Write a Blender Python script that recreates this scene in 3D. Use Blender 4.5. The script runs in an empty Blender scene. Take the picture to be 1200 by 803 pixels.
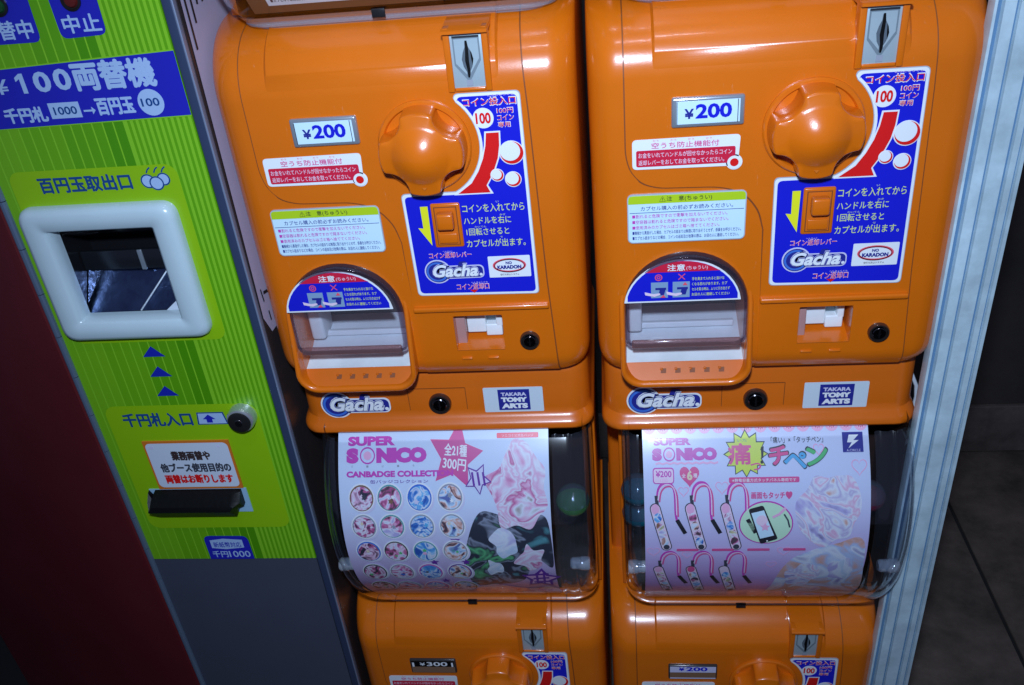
import bpy, bmesh, math, random
from mathutils import Matrix, Vector
random.seed(7)
S = 0.32                      # one unit = spacing of two neighbouring machines = 0.32 m
scene = bpy.context.scene
COL = scene.collection

# ------------------------------------------------------------------ camera
cam_d = bpy.data.cameras.new("camera"); cam = bpy.data.objects.new("camera", cam_d); COL.objects.link(cam)
right = Vector((0.9929, 0.0784, -0.0875)); down = Vector((-0.0310, -0.5377, -0.8421)); fwd = Vector((-0.1132, 0.8391, -0.5320))
right.normalize(); fwd = (fwd - right*fwd.dot(right)).normalized(); down = fwd.cross(right)
if down.z > 0: down = -down
CP = Vector((0.893, -2.311, 1.057)) * S
M = Matrix((( right.x, -down.x, -fwd.x, CP.x), (right.y, -down.y, -fwd.y, CP.y), (right.z, -down.z, -fwd.z, CP.z), (0, 0, 0, 1)))
cam.matrix_world = M
cam_d.sensor_width = 36; cam_d.lens = 36*1071.5/1200; cam_d.clip_start = 0.02; cam_d.clip_end = 50
scene.camera = cam
# ------------------------------------------------------------------ world, lights, exposure
w = bpy.data.worlds.new("World"); scene.world = w; w.use_nodes = True
bg = w.node_tree.nodes["Background"]; bg.inputs[0].default_value = (0.10, 0.12, 0.22, 1); bg.inputs[1].default_value = 0.5
def lamp(name, kind, loc, target, power, color, **kw):
    d = bpy.data.lights.new(name, kind); d.energy = power; d.color = color
    for k, v in kw.items(): setattr(d, k, v)
    o = bpy.data.objects.new(name, d); COL.objects.link(o)
    o.location = Vector(loc)*S
    o.rotation_euler = (Vector(target) - Vector(loc)).to_track_quat('-Z', 'Y').to_euler()
    return o
lamp("camera_flash", 'SPOT', (0.86, -2.34, 1.50), (0.70, 0, -0.22), 46, (0.60, 0.76, 1.0), spot_size=math.radians(92), spot_blend=1.0, shadow_soft_size=0.022)
lamp("ceiling_tube", 'AREA', (0.95, -2.6, 4.6), (0.9, 0, 0), 1.6, (0.80, 0.80, 1.0), shape='RECTANGLE', size=0.42, size_y=0.012)
lamp("ceiling_tube", 'AREA', (0.95, -0.7, 5.2), (0.9, 0.1, 0), 1.5, (0.80, 0.80, 1.0), shape='RECTANGLE', size=0.42, size_y=0.012)
scene.view_settings.view_transform = 'Standard'; scene.view_settings.look = 'None'
scene.view_settings.exposure = 0.0; scene.view_settings.gamma = 1.0
scene.render.engine = 'CYCLES'
scene.cycles.max_bounces = 10; scene.cycles.transparent_max_bounces = 24

# ------------------------------------------------------------------ materials
MATS = {}
def mat(name, col=(0.5, 0.5, 0.5), rough=0.4, metal=0.0, coat=0.0, spec=0.5, bump=0.0, bscale=300, var=0.0, vscale=12, emit=None):
    if name in MATS: return MATS[name]
    m = bpy.data.materials.new(name); m.use_nodes = True; nt = m.node_tree
    b = nt.nodes["Principled BSDF"]
    b.inputs["Base Color"].default_value = (*col, 1); b.inputs["Roughness"].default_value = rough
    b.inputs["Metallic"].default_value = metal; b.inputs["Coat Weight"].default_value = coat
    b.inputs["Coat Roughness"].default_value = 0.08; b.inputs["Specular IOR Level"].default_value = spec
    if bump or var:
        tc = nt.nodes.new("ShaderNodeTexCoord")
    if bump:
        n = nt.nodes.new("ShaderNodeTexNoise"); n.inputs["Scale"].default_value = bscale; n.inputs["Detail"].default_value = 3
        bp = nt.nodes.new("ShaderNodeBump"); bp.inputs["Strength"].default_value = bump; bp.inputs["Distance"].default_value = 0.002
        nt.links.new(tc.outputs["Object"], n.inputs["Vector"]); nt.links.new(n.outputs["Fac"], bp.inputs["Height"])
        nt.links.new(bp.outputs["Normal"], b.inputs["Normal"])
    if var:
        n = nt.nodes.new("ShaderNodeTexNoise"); n.inputs["Scale"].default_value = vscale; n.inputs["Detail"].default_value = 6; n.inputs["Roughness"].default_value = 0.65
        r = nt.nodes.new("ShaderNodeMapRange"); r.inputs[1].default_value = 0.3; r.inputs[2].default_value = 0.7; r.inputs[3].default_value = 1-var; r.inputs[4].default_value = 1+var*0.5
        h = nt.nodes.new("ShaderNodeHueSaturation"); h.inputs["Color"].default_value = (*col, 1)
        nt.links.new(tc.outputs["Object"], n.inputs["Vector"]); nt.links.new(n.outputs["Fac"], r.inputs[0])
        nt.links.new(r.outputs[0], h.inputs["Value"]); nt.links.new(h.outputs[0], b.inputs["Base Color"])
        rr = nt.nodes.new("ShaderNodeMapRange"); rr.inputs[3].default_value = max(0.02, rough-0.06); rr.inputs[4].default_value = rough+0.12
        nt.links.new(n.outputs["Fac"], rr.inputs[0]); nt.links.new(rr.outputs[0], b.inputs["Roughness"])
    if emit:
        b.inputs["Emission Color"].default_value = (*emit[0], 1); b.inputs["Emission Strength"].default_value = emit[1]
    MATS[name] = m; return m
def clear(name, tint=(0.93, 0.94, 0.96), rough=0.03, refl=1.0, base=0.0, bcol=(0.6, 0.65, 0.8)):
    """thin clear plastic: transparent where seen straight on, mirror-like at grazing angles"""
    if name in MATS: return MATS[name]
    m = bpy.data.materials.new(name); m.use_nodes = True; nt = m.node_tree; nt.nodes.clear()
    out = nt.nodes.new("ShaderNodeOutputMaterial"); t = nt.nodes.new("ShaderNodeBsdfTransparent"); g = nt.nodes.new("ShaderNodeBsdfGlossy")
    t.inputs[0].default_value = (*tint, 1); g.inputs["Roughness"].default_value = rough; g.inputs[0].default_value = (1, 1, 1, 1)
    lw = nt.nodes.new("ShaderNodeLayerWeight"); lw.inputs["Blend"].default_value = 0.5
    pw_ = nt.nodes.new("ShaderNodeMath"); pw_.operation = 'POWER'; pw_.inputs[1].default_value = 5.0
    mu = nt.nodes.new("ShaderNodeMath"); mu.operation = 'MULTIPLY_ADD'; mu.inputs[1].default_value = 0.90*refl; mu.inputs[2].default_value = 0.045*refl
    mx = nt.nodes.new("ShaderNodeMixShader")
    nt.links.new(lw.outputs["Facing"], pw_.inputs[0]); nt.links.new(pw_.outputs[0], mu.inputs[0]); nt.links.new(mu.outputs[0], mx.inputs[0])
    nt.links.new(g.outputs[0], mx.inputs[2])
    if base:
        df = nt.nodes.new("ShaderNodeBsdfDiffuse"); df.inputs[0].default_value = (*bcol, 1)
        m2 = nt.nodes.new("ShaderNodeMixShader"); m2.inputs[0].default_value = base
        nt.links.new(t.outputs[0], m2.inputs[1]); nt.links.new(df.outputs[0], m2.inputs[2]); nt.links.new(m2.outputs[0], mx.inputs[1])
    else: nt.links.new(t.outputs[0], mx.inputs[1])
    nt.links.new(mx.outputs[0], out.inputs[0]); MATS[name] = m; return m

OR = mat("orange_plastic", (0.69, 0.145, 0.004), 0.22, coat=0.35, bump=0.035, bscale=900, var=0.05, vscale=9)
def scuff(m):
    nt = m.node_tree; b = nt.nodes["Principled BSDF"]; tc = nt.nodes.new("ShaderNodeTexCoord"); mp = nt.nodes.new("ShaderNodeMapping")
    mp.inputs["Scale"].default_value = (1.0, 1.0, 0.18); mp.inputs["Rotation"].default_value = (0.2, 0.5, 0.3)
    n = nt.nodes.new("ShaderNodeTexNoise"); n.inputs["Scale"].default_value = 260; n.inputs["Detail"].default_value = 5; n.inputs["Roughness"].default_value = 0.7
    r = nt.nodes.new("ShaderNodeMapRange"); r.inputs[1].default_value = 0.66; r.inputs[2].default_value = 0.74
    mx = nt.nodes.new("ShaderNodeMix"); mx.data_type = 'RGBA'; src = b.inputs["Base Color"].links[0].from_socket
    k = nt.nodes.new("ShaderNodeMath"); k.operation = 'MULTIPLY'; k.inputs[1].default_value = 0.16
    mx.inputs[7].default_value = (0.75, 0.55, 0.40, 1)
    nt.links.new(tc.outputs["Object"], mp.inputs[0]); nt.links.new(mp.outputs[0], n.inputs["Vector"]); nt.links.new(n.outputs["Fac"], r.inputs[0]); nt.links.new(r.outputs[0], k.inputs[0])
    nt.links.new(k.outputs[0], mx.inputs[0]); nt.links.new(src, mx.inputs[6]); nt.links.new(mx.outputs[2], b.inputs["Base Color"])
scuff(OR)
OR2 = mat("orange_base_plastic", (0.64, 0.128, 0.004), 0.28, coat=0.2, bump=0.03, bscale=900, var=0.06, vscale=11)
SEAM = mat("seam_shadow_gap", (0.22, 0.05, 0.005), 0.6)
WH = mat("white_print", (0.80, 0.82, 0.84), 0.3)
BLUE = mat("blue_print", (0.010, 0.014, 0.54), 0.3)
NAVY = mat("navy_print", (0.02, 0.025, 0.25), 0.35)
RED = mat("red_print", (0.72, 0.012, 0.012), 0.3)
PINKRED = mat("pink_red_print", (0.80, 0.09, 0.14), 0.35)
YEL = mat("yellow_print", (0.80, 0.78, 0.02), 0.35)
PYEL = mat("pale_yellow_print", (0.66, 0.72, 0.20), 0.35)
LIME = mat("lime_print", (0.45, 0.62, 0.015), 0.35)
SKY = mat("pale_blue_print", (0.60, 0.80, 0.90), 0.3)
BLK = mat("black_print", (0.02, 0.02, 0.025), 0.4)
MAG = mat("magenta_print", (0.56, 0.06, 0.42), 0.35)
PUR = mat("purple_print", (0.14, 0.03, 0.32), 0.35)
PINK = mat("pink_print", (0.80, 0.42, 0.62), 0.35)
LPINK = mat("light_pink_print", (0.80, 0.62, 0.74), 0.35)
HOTP = mat("hot_pink_print", (0.70, 0.10, 0.28), 0.35)
LAV = mat("lavender_print", (0.62, 0.60, 0.78), 0.35)
CYAN = mat("cyan_print", (0.10, 0.42, 0.72), 0.35)
TEALP = mat("teal_print", (0.10, 0.34, 0.36), 0.35)
GRNP = mat("green_print", (0.10, 0.50, 0.18), 0.35)
GREYP = mat("grey_print", (0.30, 0.32, 0.38), 0.35)
DGREY = mat("charcoal_print", (0.05, 0.055, 0.075), 0.35)
BRNP = mat("brown_print_and_reflection", (0.22, 0.12, 0.07), 0.4)  # brown ink, also the painted reflection on the lower price cards
CREAM = mat("cream_print", (0.72, 0.62, 0.42), 0.4)
MIDB = mat("mid_blue_print", (0.05, 0.16, 0.60), 0.35)
CHROME = mat("chrome", (0.75, 0.76, 0.8), 0.12, metal=1.0)
STEEL = mat("brushed_steel", (0.50, 0.56, 0.62), 0.35, metal=0.75, bump=0.05, bscale=500)
PLATE = mat("coin_slot_metal", (0.46, 0.56, 0.60), 0.38, metal=0.35)
DMETAL = mat("dark_steel", (0.035, 0.033, 0.035), 0.25, metal=0.6)
BLACKP = mat("black_plastic", (0.0025, 0.0025, 0.003), 0.45, spec=0.25, bump=0.2, bscale=160)
PALE = mat("pale_tray_plastic", (0.80, 0.84, 0.86), 0.35, var=0.12, vscale=20)
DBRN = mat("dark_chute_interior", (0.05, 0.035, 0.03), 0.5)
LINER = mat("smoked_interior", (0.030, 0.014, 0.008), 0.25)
CLR = clear("clear_dome_plastic", rough=0.075, refl=1.3)
SMOKE = clear("smoky_clear_plastic", tint=(0.42, 0.36, 0.42), rough=0.06, base=0.10, bcol=(0.3, 0.2, 0.3))
FLAP = clear("flap_clear_plastic", tint=(0.93, 0.93, 0.96), rough=0.06, base=0.04, bcol=(0.55, 0.5, 0.6))
FROST = clear("frosted_clear_plastic", tint=(0.86, 0.88, 0.92), rough=0.08, base=0.16, bcol=(0.7, 0.76, 0.85))
MILK = clear("milky_clear_plastic", tint=(0.9, 0.92, 0.95), rough=0.07, refl=2.0, base=0.28, bcol=(0.75, 0.8, 0.88))

# ------------------------------------------------------------------ mesh helpers
class MB:
    def __init__(s): s.v = []; s.f = []; s.m = []; s.mats = []; s.sm = []
    def mi(s, m):
        if m not in s.mats: s.mats.append(m)
        return s.mats.index(m)
    def add(s, vs, fs, m, smooth=False):
        o = len(s.v); s.v += [tuple(p) for p in vs]; k = s.mi(m)
        for f in fs: s.f.append(tuple(i+o for i in f)); s.m.append(k); s.sm.append(smooth)
        return s
    def box(s, x0, x1, y0, y1, z0, z1, m, bev=0.0, smooth=False):
        if bev <= 0:
            vs = [(x, y, z) for x in (x0, x1) for y in (y0, y1) for z in (z0, z1)]
            return s.add(vs, [(0, 1, 3, 2), (4, 6, 7, 5), (0, 4, 5, 1), (2, 3, 7, 6), (0, 2, 6, 4), (1, 5, 7, 3)], m)
        bm = bmesh.new(); bmesh.ops.create_cube(bm, size=1)
        for v in bm.verts: v.co = Vector(((x0+x1)/2+v.co.x*(x1-x0), (y0+y1)/2+v.co.y*(y1-y0), (z0+z1)/2+v.co.z*(z1-z0)))
        bmesh.ops.bevel(bm, geom=bm.edges[:], offset=bev, segments=3, profile=0.5, affect='EDGES')
        bm.verts.index_update()
        vs = [v.co[:] for v in bm.verts]; fs = [[v.index for v in f.verts] for f in bm.faces]; bm.free()
        return s.add(vs, fs, m, True)
    def prism(s, pts, y0, y1, m, cap_back=True):
        """polygon in (x, z), front at y0, back at y1"""
        n = len(pts); vs = [(p[0], y0, p[1]) for p in pts] + [(p[0], y1, p[1]) for p in pts]
        fs = [tuple(range(n))] + ([tuple(reversed(range(n, 2*n)))] if cap_back else [])
        fs += [(i, i+n, (i+1) % n+n, (i+1) % n) for i in range(n)]
        return s.add(vs, fs, m)
    def rings(s, rings, m, closed=True, cap0=False, cap1=False, smooth=True):
        n = len(rings[0]); vs = [p for r in rings for p in r]; fs = []
        for i in range(len(rings)-1):
            for j in range(n if closed else n-1):
                a = i*n+j; b = i*n+(j+1) % n; fs.append((a, b, b+n, a+n))
        if cap0: fs.append(tuple(reversed(range(n))))
        if cap1: fs.append(tuple(range((len(rings)-1)*n, len(rings)*n)))
        return s.add(vs, fs, m, smooth)
    def lathe(s, cx, cz, prof, m, n=40, cap=True):
        """prof = [(radius, y)] about an axis along y"""
        rs = [[(cx+r*math.cos(2*math.pi*k/n), y, cz+r*math.sin(2*math.pi*k/n)) for k in range(n)] for r, y in prof]
        return s.rings(rs, m, cap1=cap)
    def tube(s, pts, r, m, n=8, closed=False):
        P = [Vector(p) for p in pts]; rs = []; N = len(P)
        for i, p in enumerate(P):
            if closed: t = (P[(i+1) % N]-P[i-1]).normalized()
            else: t = (P[min(i+1, N-1)]-P[max(i-1, 0)]).normalized()
            u = t.cross(Vector((0, 1, 0)));
            if u.length < 1e-3: u = t.cross(Vector((1, 0, 0)))
            u.normalize(); v = t.cross(u)
            rs.append([tuple(p+(u*math.cos(a)+v*math.sin(a))*r) for a in [2*math.pi*k/n for k in range(n)]])
        if closed: rs.append(rs[0])
        return s.rings(rs, m, cap0=not closed, cap1=not closed)
    def mesh(s, name, sharp=35):
        me = bpy.data.meshes.new(name)
        me.from_pydata([(x*S, y*S, z*S) for x, y, z in s.v], [], s.f)
        for m in s.mats: me.materials.append(m)
        me.polygons.foreach_set("material_index", s.m); me.polygons.foreach_set("use_smooth", s.sm)
        me.update()
        bm = bmesh.new(); bm.from_mesh(me); bmesh.ops.remove_doubles(bm, verts=bm.verts, dist=1e-6)
        if not getattr(s, 'flatdecal', False): bmesh.ops.recalc_face_normals(bm, faces=bm.faces)
        bm.to_mesh(me); bm.free()
        me.set_sharp_from_angle(angle=math.radians(sharp))
        return me
    def build(s, name, parent=None, sharp=35, **kw):
        o = bpy.data.objects.new(name, s.mesh(name, sharp)); COL.objects.link(o)
        if parent: o.parent = parent
        for k, v in kw.items(): o[k] = v
        return o
def thing(name, label, cat, loc=(0, 0, 0), group=None):
    o = bpy.data.objects.new(name, None); COL.objects.link(o); o.location = Vector(loc)*S
    o.empty_display_size = 0.05; o['label'] = label; o['category'] = cat
    if group: o['group'] = group
    return o
def dup(root, loc, label, skip=()):
    r = root.copy(); COL.objects.link(r); r.location = Vector(loc)*S; r['label'] = label
    for ch in list(root.children):
        if ch.name.split('.')[0] in skip: continue
        c = ch.copy(); COL.objects.link(c); c.parent = r
        for g in ch.children:
            d = g.copy(); COL.objects.link(d); d.parent = c
    return r
def lerp_profile(pts):
    pts = sorted(pts)
    def f(z):
        if z <= pts[0][0]: return pts[0][1]
        for (a, ya), (b, yb) in zip(pts, pts[1:]):
            if z <= b:
                t = (z-a)/(b-a); return ya+(yb-ya)*t
        return pts[-1][1]
    return f
def smooth_profile(pts):
    """Catmull-Rom through (z, y) points"""
    pts = sorted(pts)
    def f(z):
        if z <= pts[0][0]: return pts[0][1]
        if z >= pts[-1][0]: return pts[-1][1]
        for i in range(len(pts)-1):
            if z <= pts[i+1][0]:
                (z1, y1), (z2, y2) = pts[i], pts[i+1]
                z0, y0 = pts[i-1] if i else (z1-(z2-z1), y1-(y2-y1))
                z3, y3 = pts[i+2] if i+2 < len(pts) else (z2+(z2-z1), y2+(y2-y1))
                m1 = (y2-y0)/(z2-z0); m2 = (y3-y1)/(z3-z1); h = z2-z1; t = (z-z1)/h
                return (2*t**3-3*t*t+1)*y1+(t**3-2*t*t+t)*h*m1+(-2*t**3+3*t*t)*y2+(t**3-t*t)*h*m2
    return f

# ---------- lettering as flat glyph meshes, cached
TC = {}
def glyphs(s, bold=0.02, shear=0.0):
    k = (s, bold, shear)
    if k in TC: return TC[k]
    c = bpy.data.curves.new("lettering", 'FONT'); c.body = s; c.offset = bold; c.shear = shear; c.resolution_u = 3
    c.fill_mode = 'FRONT'
    o = bpy.data.objects.new("lettering", c); COL.objects.link(o)
    dg = bpy.context.evaluated_depsgraph_get(); me = bpy.data.meshes.new_from_object(o.evaluated_get(dg))
    bm = bmesh.new(); bm.from_mesh(me)
    vs = [(v.co.x, v.co.y) for v in bm.verts]; bm.verts.index_update(); fs = [tuple(v.index for v in f.verts) for f in bm.faces]; bm.free()
    bpy.data.objects.remove(o); bpy.data.curves.remove(c); bpy.data.meshes.remove(me)
    x0 = min(p[0] for p in vs); x1 = max(p[0] for p in vs); y0 = min(p[1] for p in vs); y1 = max(p[1] for p in vs)
    TC[k] = (vs, fs, x0, x1, y0, y1); return TC[k]

def rrect(x0, x1, z0, z1, r, n=5):
    p = []
    for cx, cz, a in ((x1-r, z1-r, 0), (x0+r, z1-r, 90), (x0+r, z0+r, 180), (x1-r, z0+r, 270)):
        for k in range(n+1):
            t = math.radians(a+90*k/n); p.append((cx+r*math.cos(t), cz+r*math.sin(t)))
    return p
def circ(cx, cz, r, n=28, rz=None, a0=0, a1=360):
    rz = rz or r; full = abs(a1-a0) >= 360
    return [(cx+r*math.cos(math.radians(a0+(a1-a0)*k/(n if full else n-1))), cz+rz*math.sin(math.radians(a0+(a1-a0)*k/(n if full else n-1)))) for k in range(n)]
def star(cx, cz, R, r, n, rot=90):
    return [(cx+(R if k % 2 == 0 else r)*math.cos(math.radians(rot+180*k/n)), cz+(R if k % 2 == 0 else r)*math.sin(math.radians(rot+180*k/n))) for k in range(2*n)]
def heart(cx, cz, s):
    return [(cx+s*0.0625*16*math.sin(t)**3, cz+s*0.0625*(13*math.cos(t)-5*math.cos(2*t)-2*math.cos(3*t)-math.cos(4*t))) for t in [2*math.pi*k/26 for k in range(26)]]
def band(path, wd):
    """polyline -> ribbon outline of width wd"""
    L = []; R = []
    for i, p in enumerate(path):
        a = path[max(i-1, 0)]; b = path[min(i+1, len(path)-1)]
        dx, dz = b[0]-a[0], b[1]-a[1]; l = math.hypot(dx, dz) or 1; nx, nz = -dz/l*wd/2, dx/l*wd/2
        L.append((p[0]+nx, p[1]+nz)); R.append((p[0]-nx, p[1]-nz))
    return L+R[::-1]
def rounded(pts, r, n=4):
    """round the corners of a polygon; r may be a list"""
    out = []; N = len(pts)
    for i in range(N):
        p = Vector(pts[i]); a = Vector(pts[i-1]); b = Vector(pts[(i+1) % N]); rr = r[i] if isinstance(r, (list, tuple)) else r
        if rr <= 0: out.append(tuple(p)); continue
        u = (a-p); v = (b-p); d = min(rr, u.length*0.5, v.length*0.5); u.normalize(); v.normalize()
        A = p+u*d; B = p+v*d
        for k in range(n+1):
            t = k/n; out.append(tuple((1-t)**2*A+2*t*(1-t)*p+t*t*B))
    return out

def marble(name, stops, scale, warp=1.5, rough=0.3, off=0.0):
    """printed abstract colour field: banded noise through a colour ramp"""
    m = mat(name, (0.5, 0.5, 0.5), rough, coat=0.3); nt = m.node_tree; bsdf = nt.nodes["Principled BSDF"]
    tc = nt.nodes.new("ShaderNodeTexCoord"); mp = nt.nodes.new("ShaderNodeMapping"); mp.inputs["Location"].default_value = (off, off*1.7, off*0.3)
    n = nt.nodes.new("ShaderNodeTexNoise"); n.inputs["Scale"].default_value = scale; n.inputs["Detail"].default_value = 2.5; n.inputs["Distortion"].default_value = warp
    cr = nt.nodes.new("ShaderNodeValToRGB"); cr.color_ramp.interpolation = 'B_SPLINE' if rough < 0 else 'LINEAR'
    el = cr.color_ramp.elements
    while len(el) < len(stops): el.new(0.5)
    for e_, (t, c) in zip(el, stops): e_.position = t; e_.color = (*c, 1)
    nt.links.new(tc.outputs["Object"], mp.inputs[0]); nt.links.new(mp.outputs[0], n.inputs["Vector"]); nt.links.new(n.outputs["Fac"], cr.inputs[0]); nt.links.new(cr.outputs[0], bsdf.inputs["Base Color"]); return m

class Print:
    """a thin printed sheet in the xz plane: stacked flat shapes and lettering, each layer 0.3 mm proud"""
    def __init__(s, y0, thick=0.002, gap=0.0010): s.y0 = y0; s.th = thick; s.gap = gap; s.P = []; s.T = []
    def poly(s, pts, m, layer=0): s.P.append((pts, m, layer)); return s
    def rect(s, x0, x1, z0, z1, m, layer=0): return s.poly([(x0, z0), (x1, z0), (x1, z1), (x0, z1)], m, layer)
    def ring(s, cx, cz, r, wd, m, layer, n=28, rz=None):
        rz = rz or r
        o = circ(cx, cz, r, n, rz); i = circ(cx, cz, r-wd, n, rz-wd)
        for k in range(n): s.poly([o[k], o[(k+1) % n], i[(k+1) % n], i[k]], m, layer)
        return s
    def outline(s, pts, wd, m, layer):
        N = len(pts); cx = sum(p[0] for p in pts)/N; cz = sum(p[1] for p in pts)/N
        def inn(p):
            d = math.hypot(p[0]-cx, p[1]-cz) or 1; k = 1-wd/d; return (cx+(p[0]-cx)*k, cz+(p[1]-cz)*k)
        for k in range(N):
            a, b = pts[k], pts[(k+1) % N]; s.poly([a, b, inn(b), inn(a)], m, layer)
        return s
    def text(s, t, x0, x1, z0, z1, m, layer=1, bold=0.02, shear=0.0, rot=0.0, fit=True):
        heavy = 0
        if any(ord(ch) > 0x2ff for ch in t): heavy = bold; bold = 0.0
        vs, fs, a, b, c, d = glyphs(t, bold, shear); out = []
        ca, sa = math.cos(math.radians(rot)), math.sin(math.radians(rot)); mx, mz = (x0+x1)/2, (z0+z1)/2
        sx = (x1-x0)/(b-a); sz = (z1-z0)/(d-c)
        for x, y in vs:
            X = x0+(x-a)*sx-mx; Z = z0+(y-c)*sz-mz; out.append((mx+X*ca-Z*sa, mz+X*sa+Z*ca))
        s.T.append((out, fs, m, layer))
        if heavy:   # heavier strokes by striking the glyphs again a hair apart
            e = heavy*0.55
            for q, (ex, ez) in enumerate(((e, 0), (-e, 0), (0, e), (0, -e), (e*.7, e*.7), (-e*.7, -e*.7), (e*.7, -e*.7), (-e*.7, e*.7))[:8 if heavy > 0.03 else 4]):
                ex *= (z1-z0)*0.9; ez *= (z1-z0)*0.9
                s.T.append(([(x+ex, z+ez) for x, z in out], fs, m, layer+0.06*(q+1)))
        return s
    def build(s, name, parent=None, warp=None, cuts=None, tilt=None, sharp=30, **kw):
        mb = MB(); mb.flatdecal = True
        for i, (pts, m, L) in enumerate(s.P):
            y = s.y0-L*s.gap; n = len(pts)
            ar = sum(pts[k][0]*pts[(k+1) % n][1]-pts[(k+1) % n][0]*pts[k][1] for k in range(n))
            if ar < 0: pts = pts[::-1]
            vs = [(p[0], y, p[1]) for p in pts]; fs = [tuple(range(n))]
            if L == 0 and s.th:
                vs += [(p[0], y+s.th, p[1]) for p in pts]; fs += [(k+n, (k+1) % n+n, (k+1) % n, k) for k in range(n)]
            mb.add(vs, fs, m)
        me = bpy.data.meshes.new(name)
        bm = bmesh.new()
        vv = [bm.verts.new(v) for v in mb.v]
        for f, k in zip(mb.f, mb.m):
            try: ff = bm.faces.new([vv[i] for i in f]); ff.material_index = k
            except ValueError: pass
        if cuts:
            bm.normal_update()
            bmesh.ops.triangulate(bm, faces=[f for f in bm.faces if len(f.verts) > 4 and abs(f.normal.y) > 0.5], ngon_method='EAR_CLIP'); bm.normal_update()
            for f in bm.faces:
                if f.normal.y > 0.5: f.normal_flip()
            for c in cuts:
                bmesh.ops.bisect_plane(bm, geom=bm.verts[:]+bm.edges[:]+bm.faces[:], plane_co=(0, 0, c), plane_no=(0, 0, 1))
        for out, fs, m, L in s.T:
            y = s.y0-L*s.gap; k = mb.mi(m); vv = [bm.verts.new((p[0], y, p[1])) for p in out]
            for f in fs:
                try: ff = bm.faces.new([vv[i] for i in f]); ff.material_index = k
                except ValueError: pass
        for v in bm.verts:
            if warp: v.co = Vector(warp(*v.co))
            v.co *= S
        for f in bm.faces: f.smooth = bool(cuts)
        bm.normal_update(); bm.to_mesh(me); bm.free()
        for m in mb.mats: me.materials.append(m)
        if cuts: me.set_sharp_from_angle(angle=math.radians(sharp))
        o = bpy.data.objects.new(name, me); COL.objects.link(o)
        if parent: o.parent = parent
        for k, v in kw.items(): o[k] = v
        return o
    def compat(s): pass

def boolean_cut(obj, cutters):
    for c in cutters:
        md = obj.modifiers.new("cut", 'BOOLEAN'); md.operation = 'DIFFERENCE'; md.object = c; md.solver = 'EXACT'
    dg = bpy.context.evaluated_depsgraph_get(); me = bpy.data.meshes.new_from_object(obj.evaluated_get(dg))
    me.name = obj.data.name; obj.modifiers.clear(); obj.data = me
    for c in cutters: bpy.data.objects.remove(c)
    me.set_sharp_from_angle(angle=math.radians(28))

# ================================================================== SETTING
CONC = mat("dark_concrete", (0.15, 0.112, 0.088), 0.8, bump=0.9, bscale=45, var=0.6, vscale=9)
CONC2 = mat("dark_wall_plaster", (0.055, 0.044, 0.038), 0.8, bump=0.4, bscale=40, var=0.35, vscale=5)
JOINT = mat("floor_joint_grout", (0.02, 0.02, 0.02), 0.9)
FZ = -3.3
f = MB(); f.box(-8, 9, -7, 9, FZ-0.2, FZ-0.012, JOINT); floor = f.build("floor", kind='structure')
slab_me = {}
for ix, (a, b) in enumerate([(-1.9, 0.55), (0.57, 3.03), (3.05, 5.5), (5.52, 8.0)]):
    for iy, (c, d) in enumerate([(-2.2, 0.3), (0.32, 2.94)]):
        sb = MB(); sb.box(0, b-a, 0, d-c, -0.1, 0.0, CONC, bev=0.006)
        o = sb.build("paving_slab", floor); o.location = Vector((a, c, FZ+0.002*((ix+iy) % 2)))*S
wl = MB(); wl.box(-6, 8, 2.96, 3.3, FZ-0.1, FZ+5.2, CONC2); wl.box(-6, 8, 2.92, 2.959, FZ+0.01, FZ+0.40, mat("skirting_stone", (0.14, 0.112, 0.095), 0.8, bump=0.7, bscale=50, var=0.5), bev=0.008)
wl.build("back_wall", kind='structure')

# ================================================================== CAPSULE MACHINE (prototype, local units; x right, z up, front face at y=0)
XC, HW = 0.327, 0.487
bodyY = smooth_profile([(-0.562, 0.14), (-0.555, 0.10), (-0.545, 0.066), (-0.530, 0.036), (-0.508, 0.015), (-0.485, 0.004), (-0.46, 0), (-0.3, 0), (0, 0), (0.36, 0), (0.38, 0.001), (0.41, 0.007), (0.44, 0.020), (0.47, 0.042), (0.495, 0.070), (0.515, 0.105), (0.53, 0.15), (0.54, 0.21), (0.548, 0.30), (0.552, 0.36)])
bodyW = smooth_profile([(-0.562, 0.41), (-0.55, 0.436), (-0.53, 0.459), (-0.505, 0.474), (-0.47, 0.484), (-0.43, 0.487), (0.552, 0.487)])
def plan_ring(cx, hw, yf, yb, r, z, n=7):
    p = [(cx-hw, yb, z)]
    for k in range(n+1):
        t = math.pi+math.pi/2*k/n; p.append((cx-hw+r+r*math.cos(t), yf+r+r*math.sin(t), z))
    for k in range(n+1):
        t = 1.5*math.pi+math.pi/2*k/n; p.append((cx+hw-r+r*math.cos(t), yf+r+r*math.sin(t), z))
    p.append((cx+hw, yb, z)); return p
def arch_outline(cx, hw, spring, top, bot, rc, n=22, nc=6):
    p = []
    for k in range(nc+1):
        t = math.pi+math.pi/2*k/nc; p.append((cx-hw+rc+rc*math.cos(t), bot+rc+rc*math.sin(t)))
    for k in range(nc+1):
        t = 1.5*math.pi+math.pi/2*k/nc; p.append((cx+hw-rc+rc*math.cos(t), bot+rc+rc*math.sin(t)))
    for k in range(n+1):
        t = math.pi*k/n; p.append((cx+hw*math.cos(t), spring+(top-spring)*math.sin(t)))
    return p
def poly_obj(pts, y0, y1):
    b = MB(); b.prism(pts, y0, y1, OR); return b.build("cutter")

M0 = thing("capsule_machine", "upper orange capsule machine next to the green changer, ¥200 plate, brown card in its dome", "capsule machine", (0, 0, 0), "orange capsule machines stacked two by two")
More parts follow.
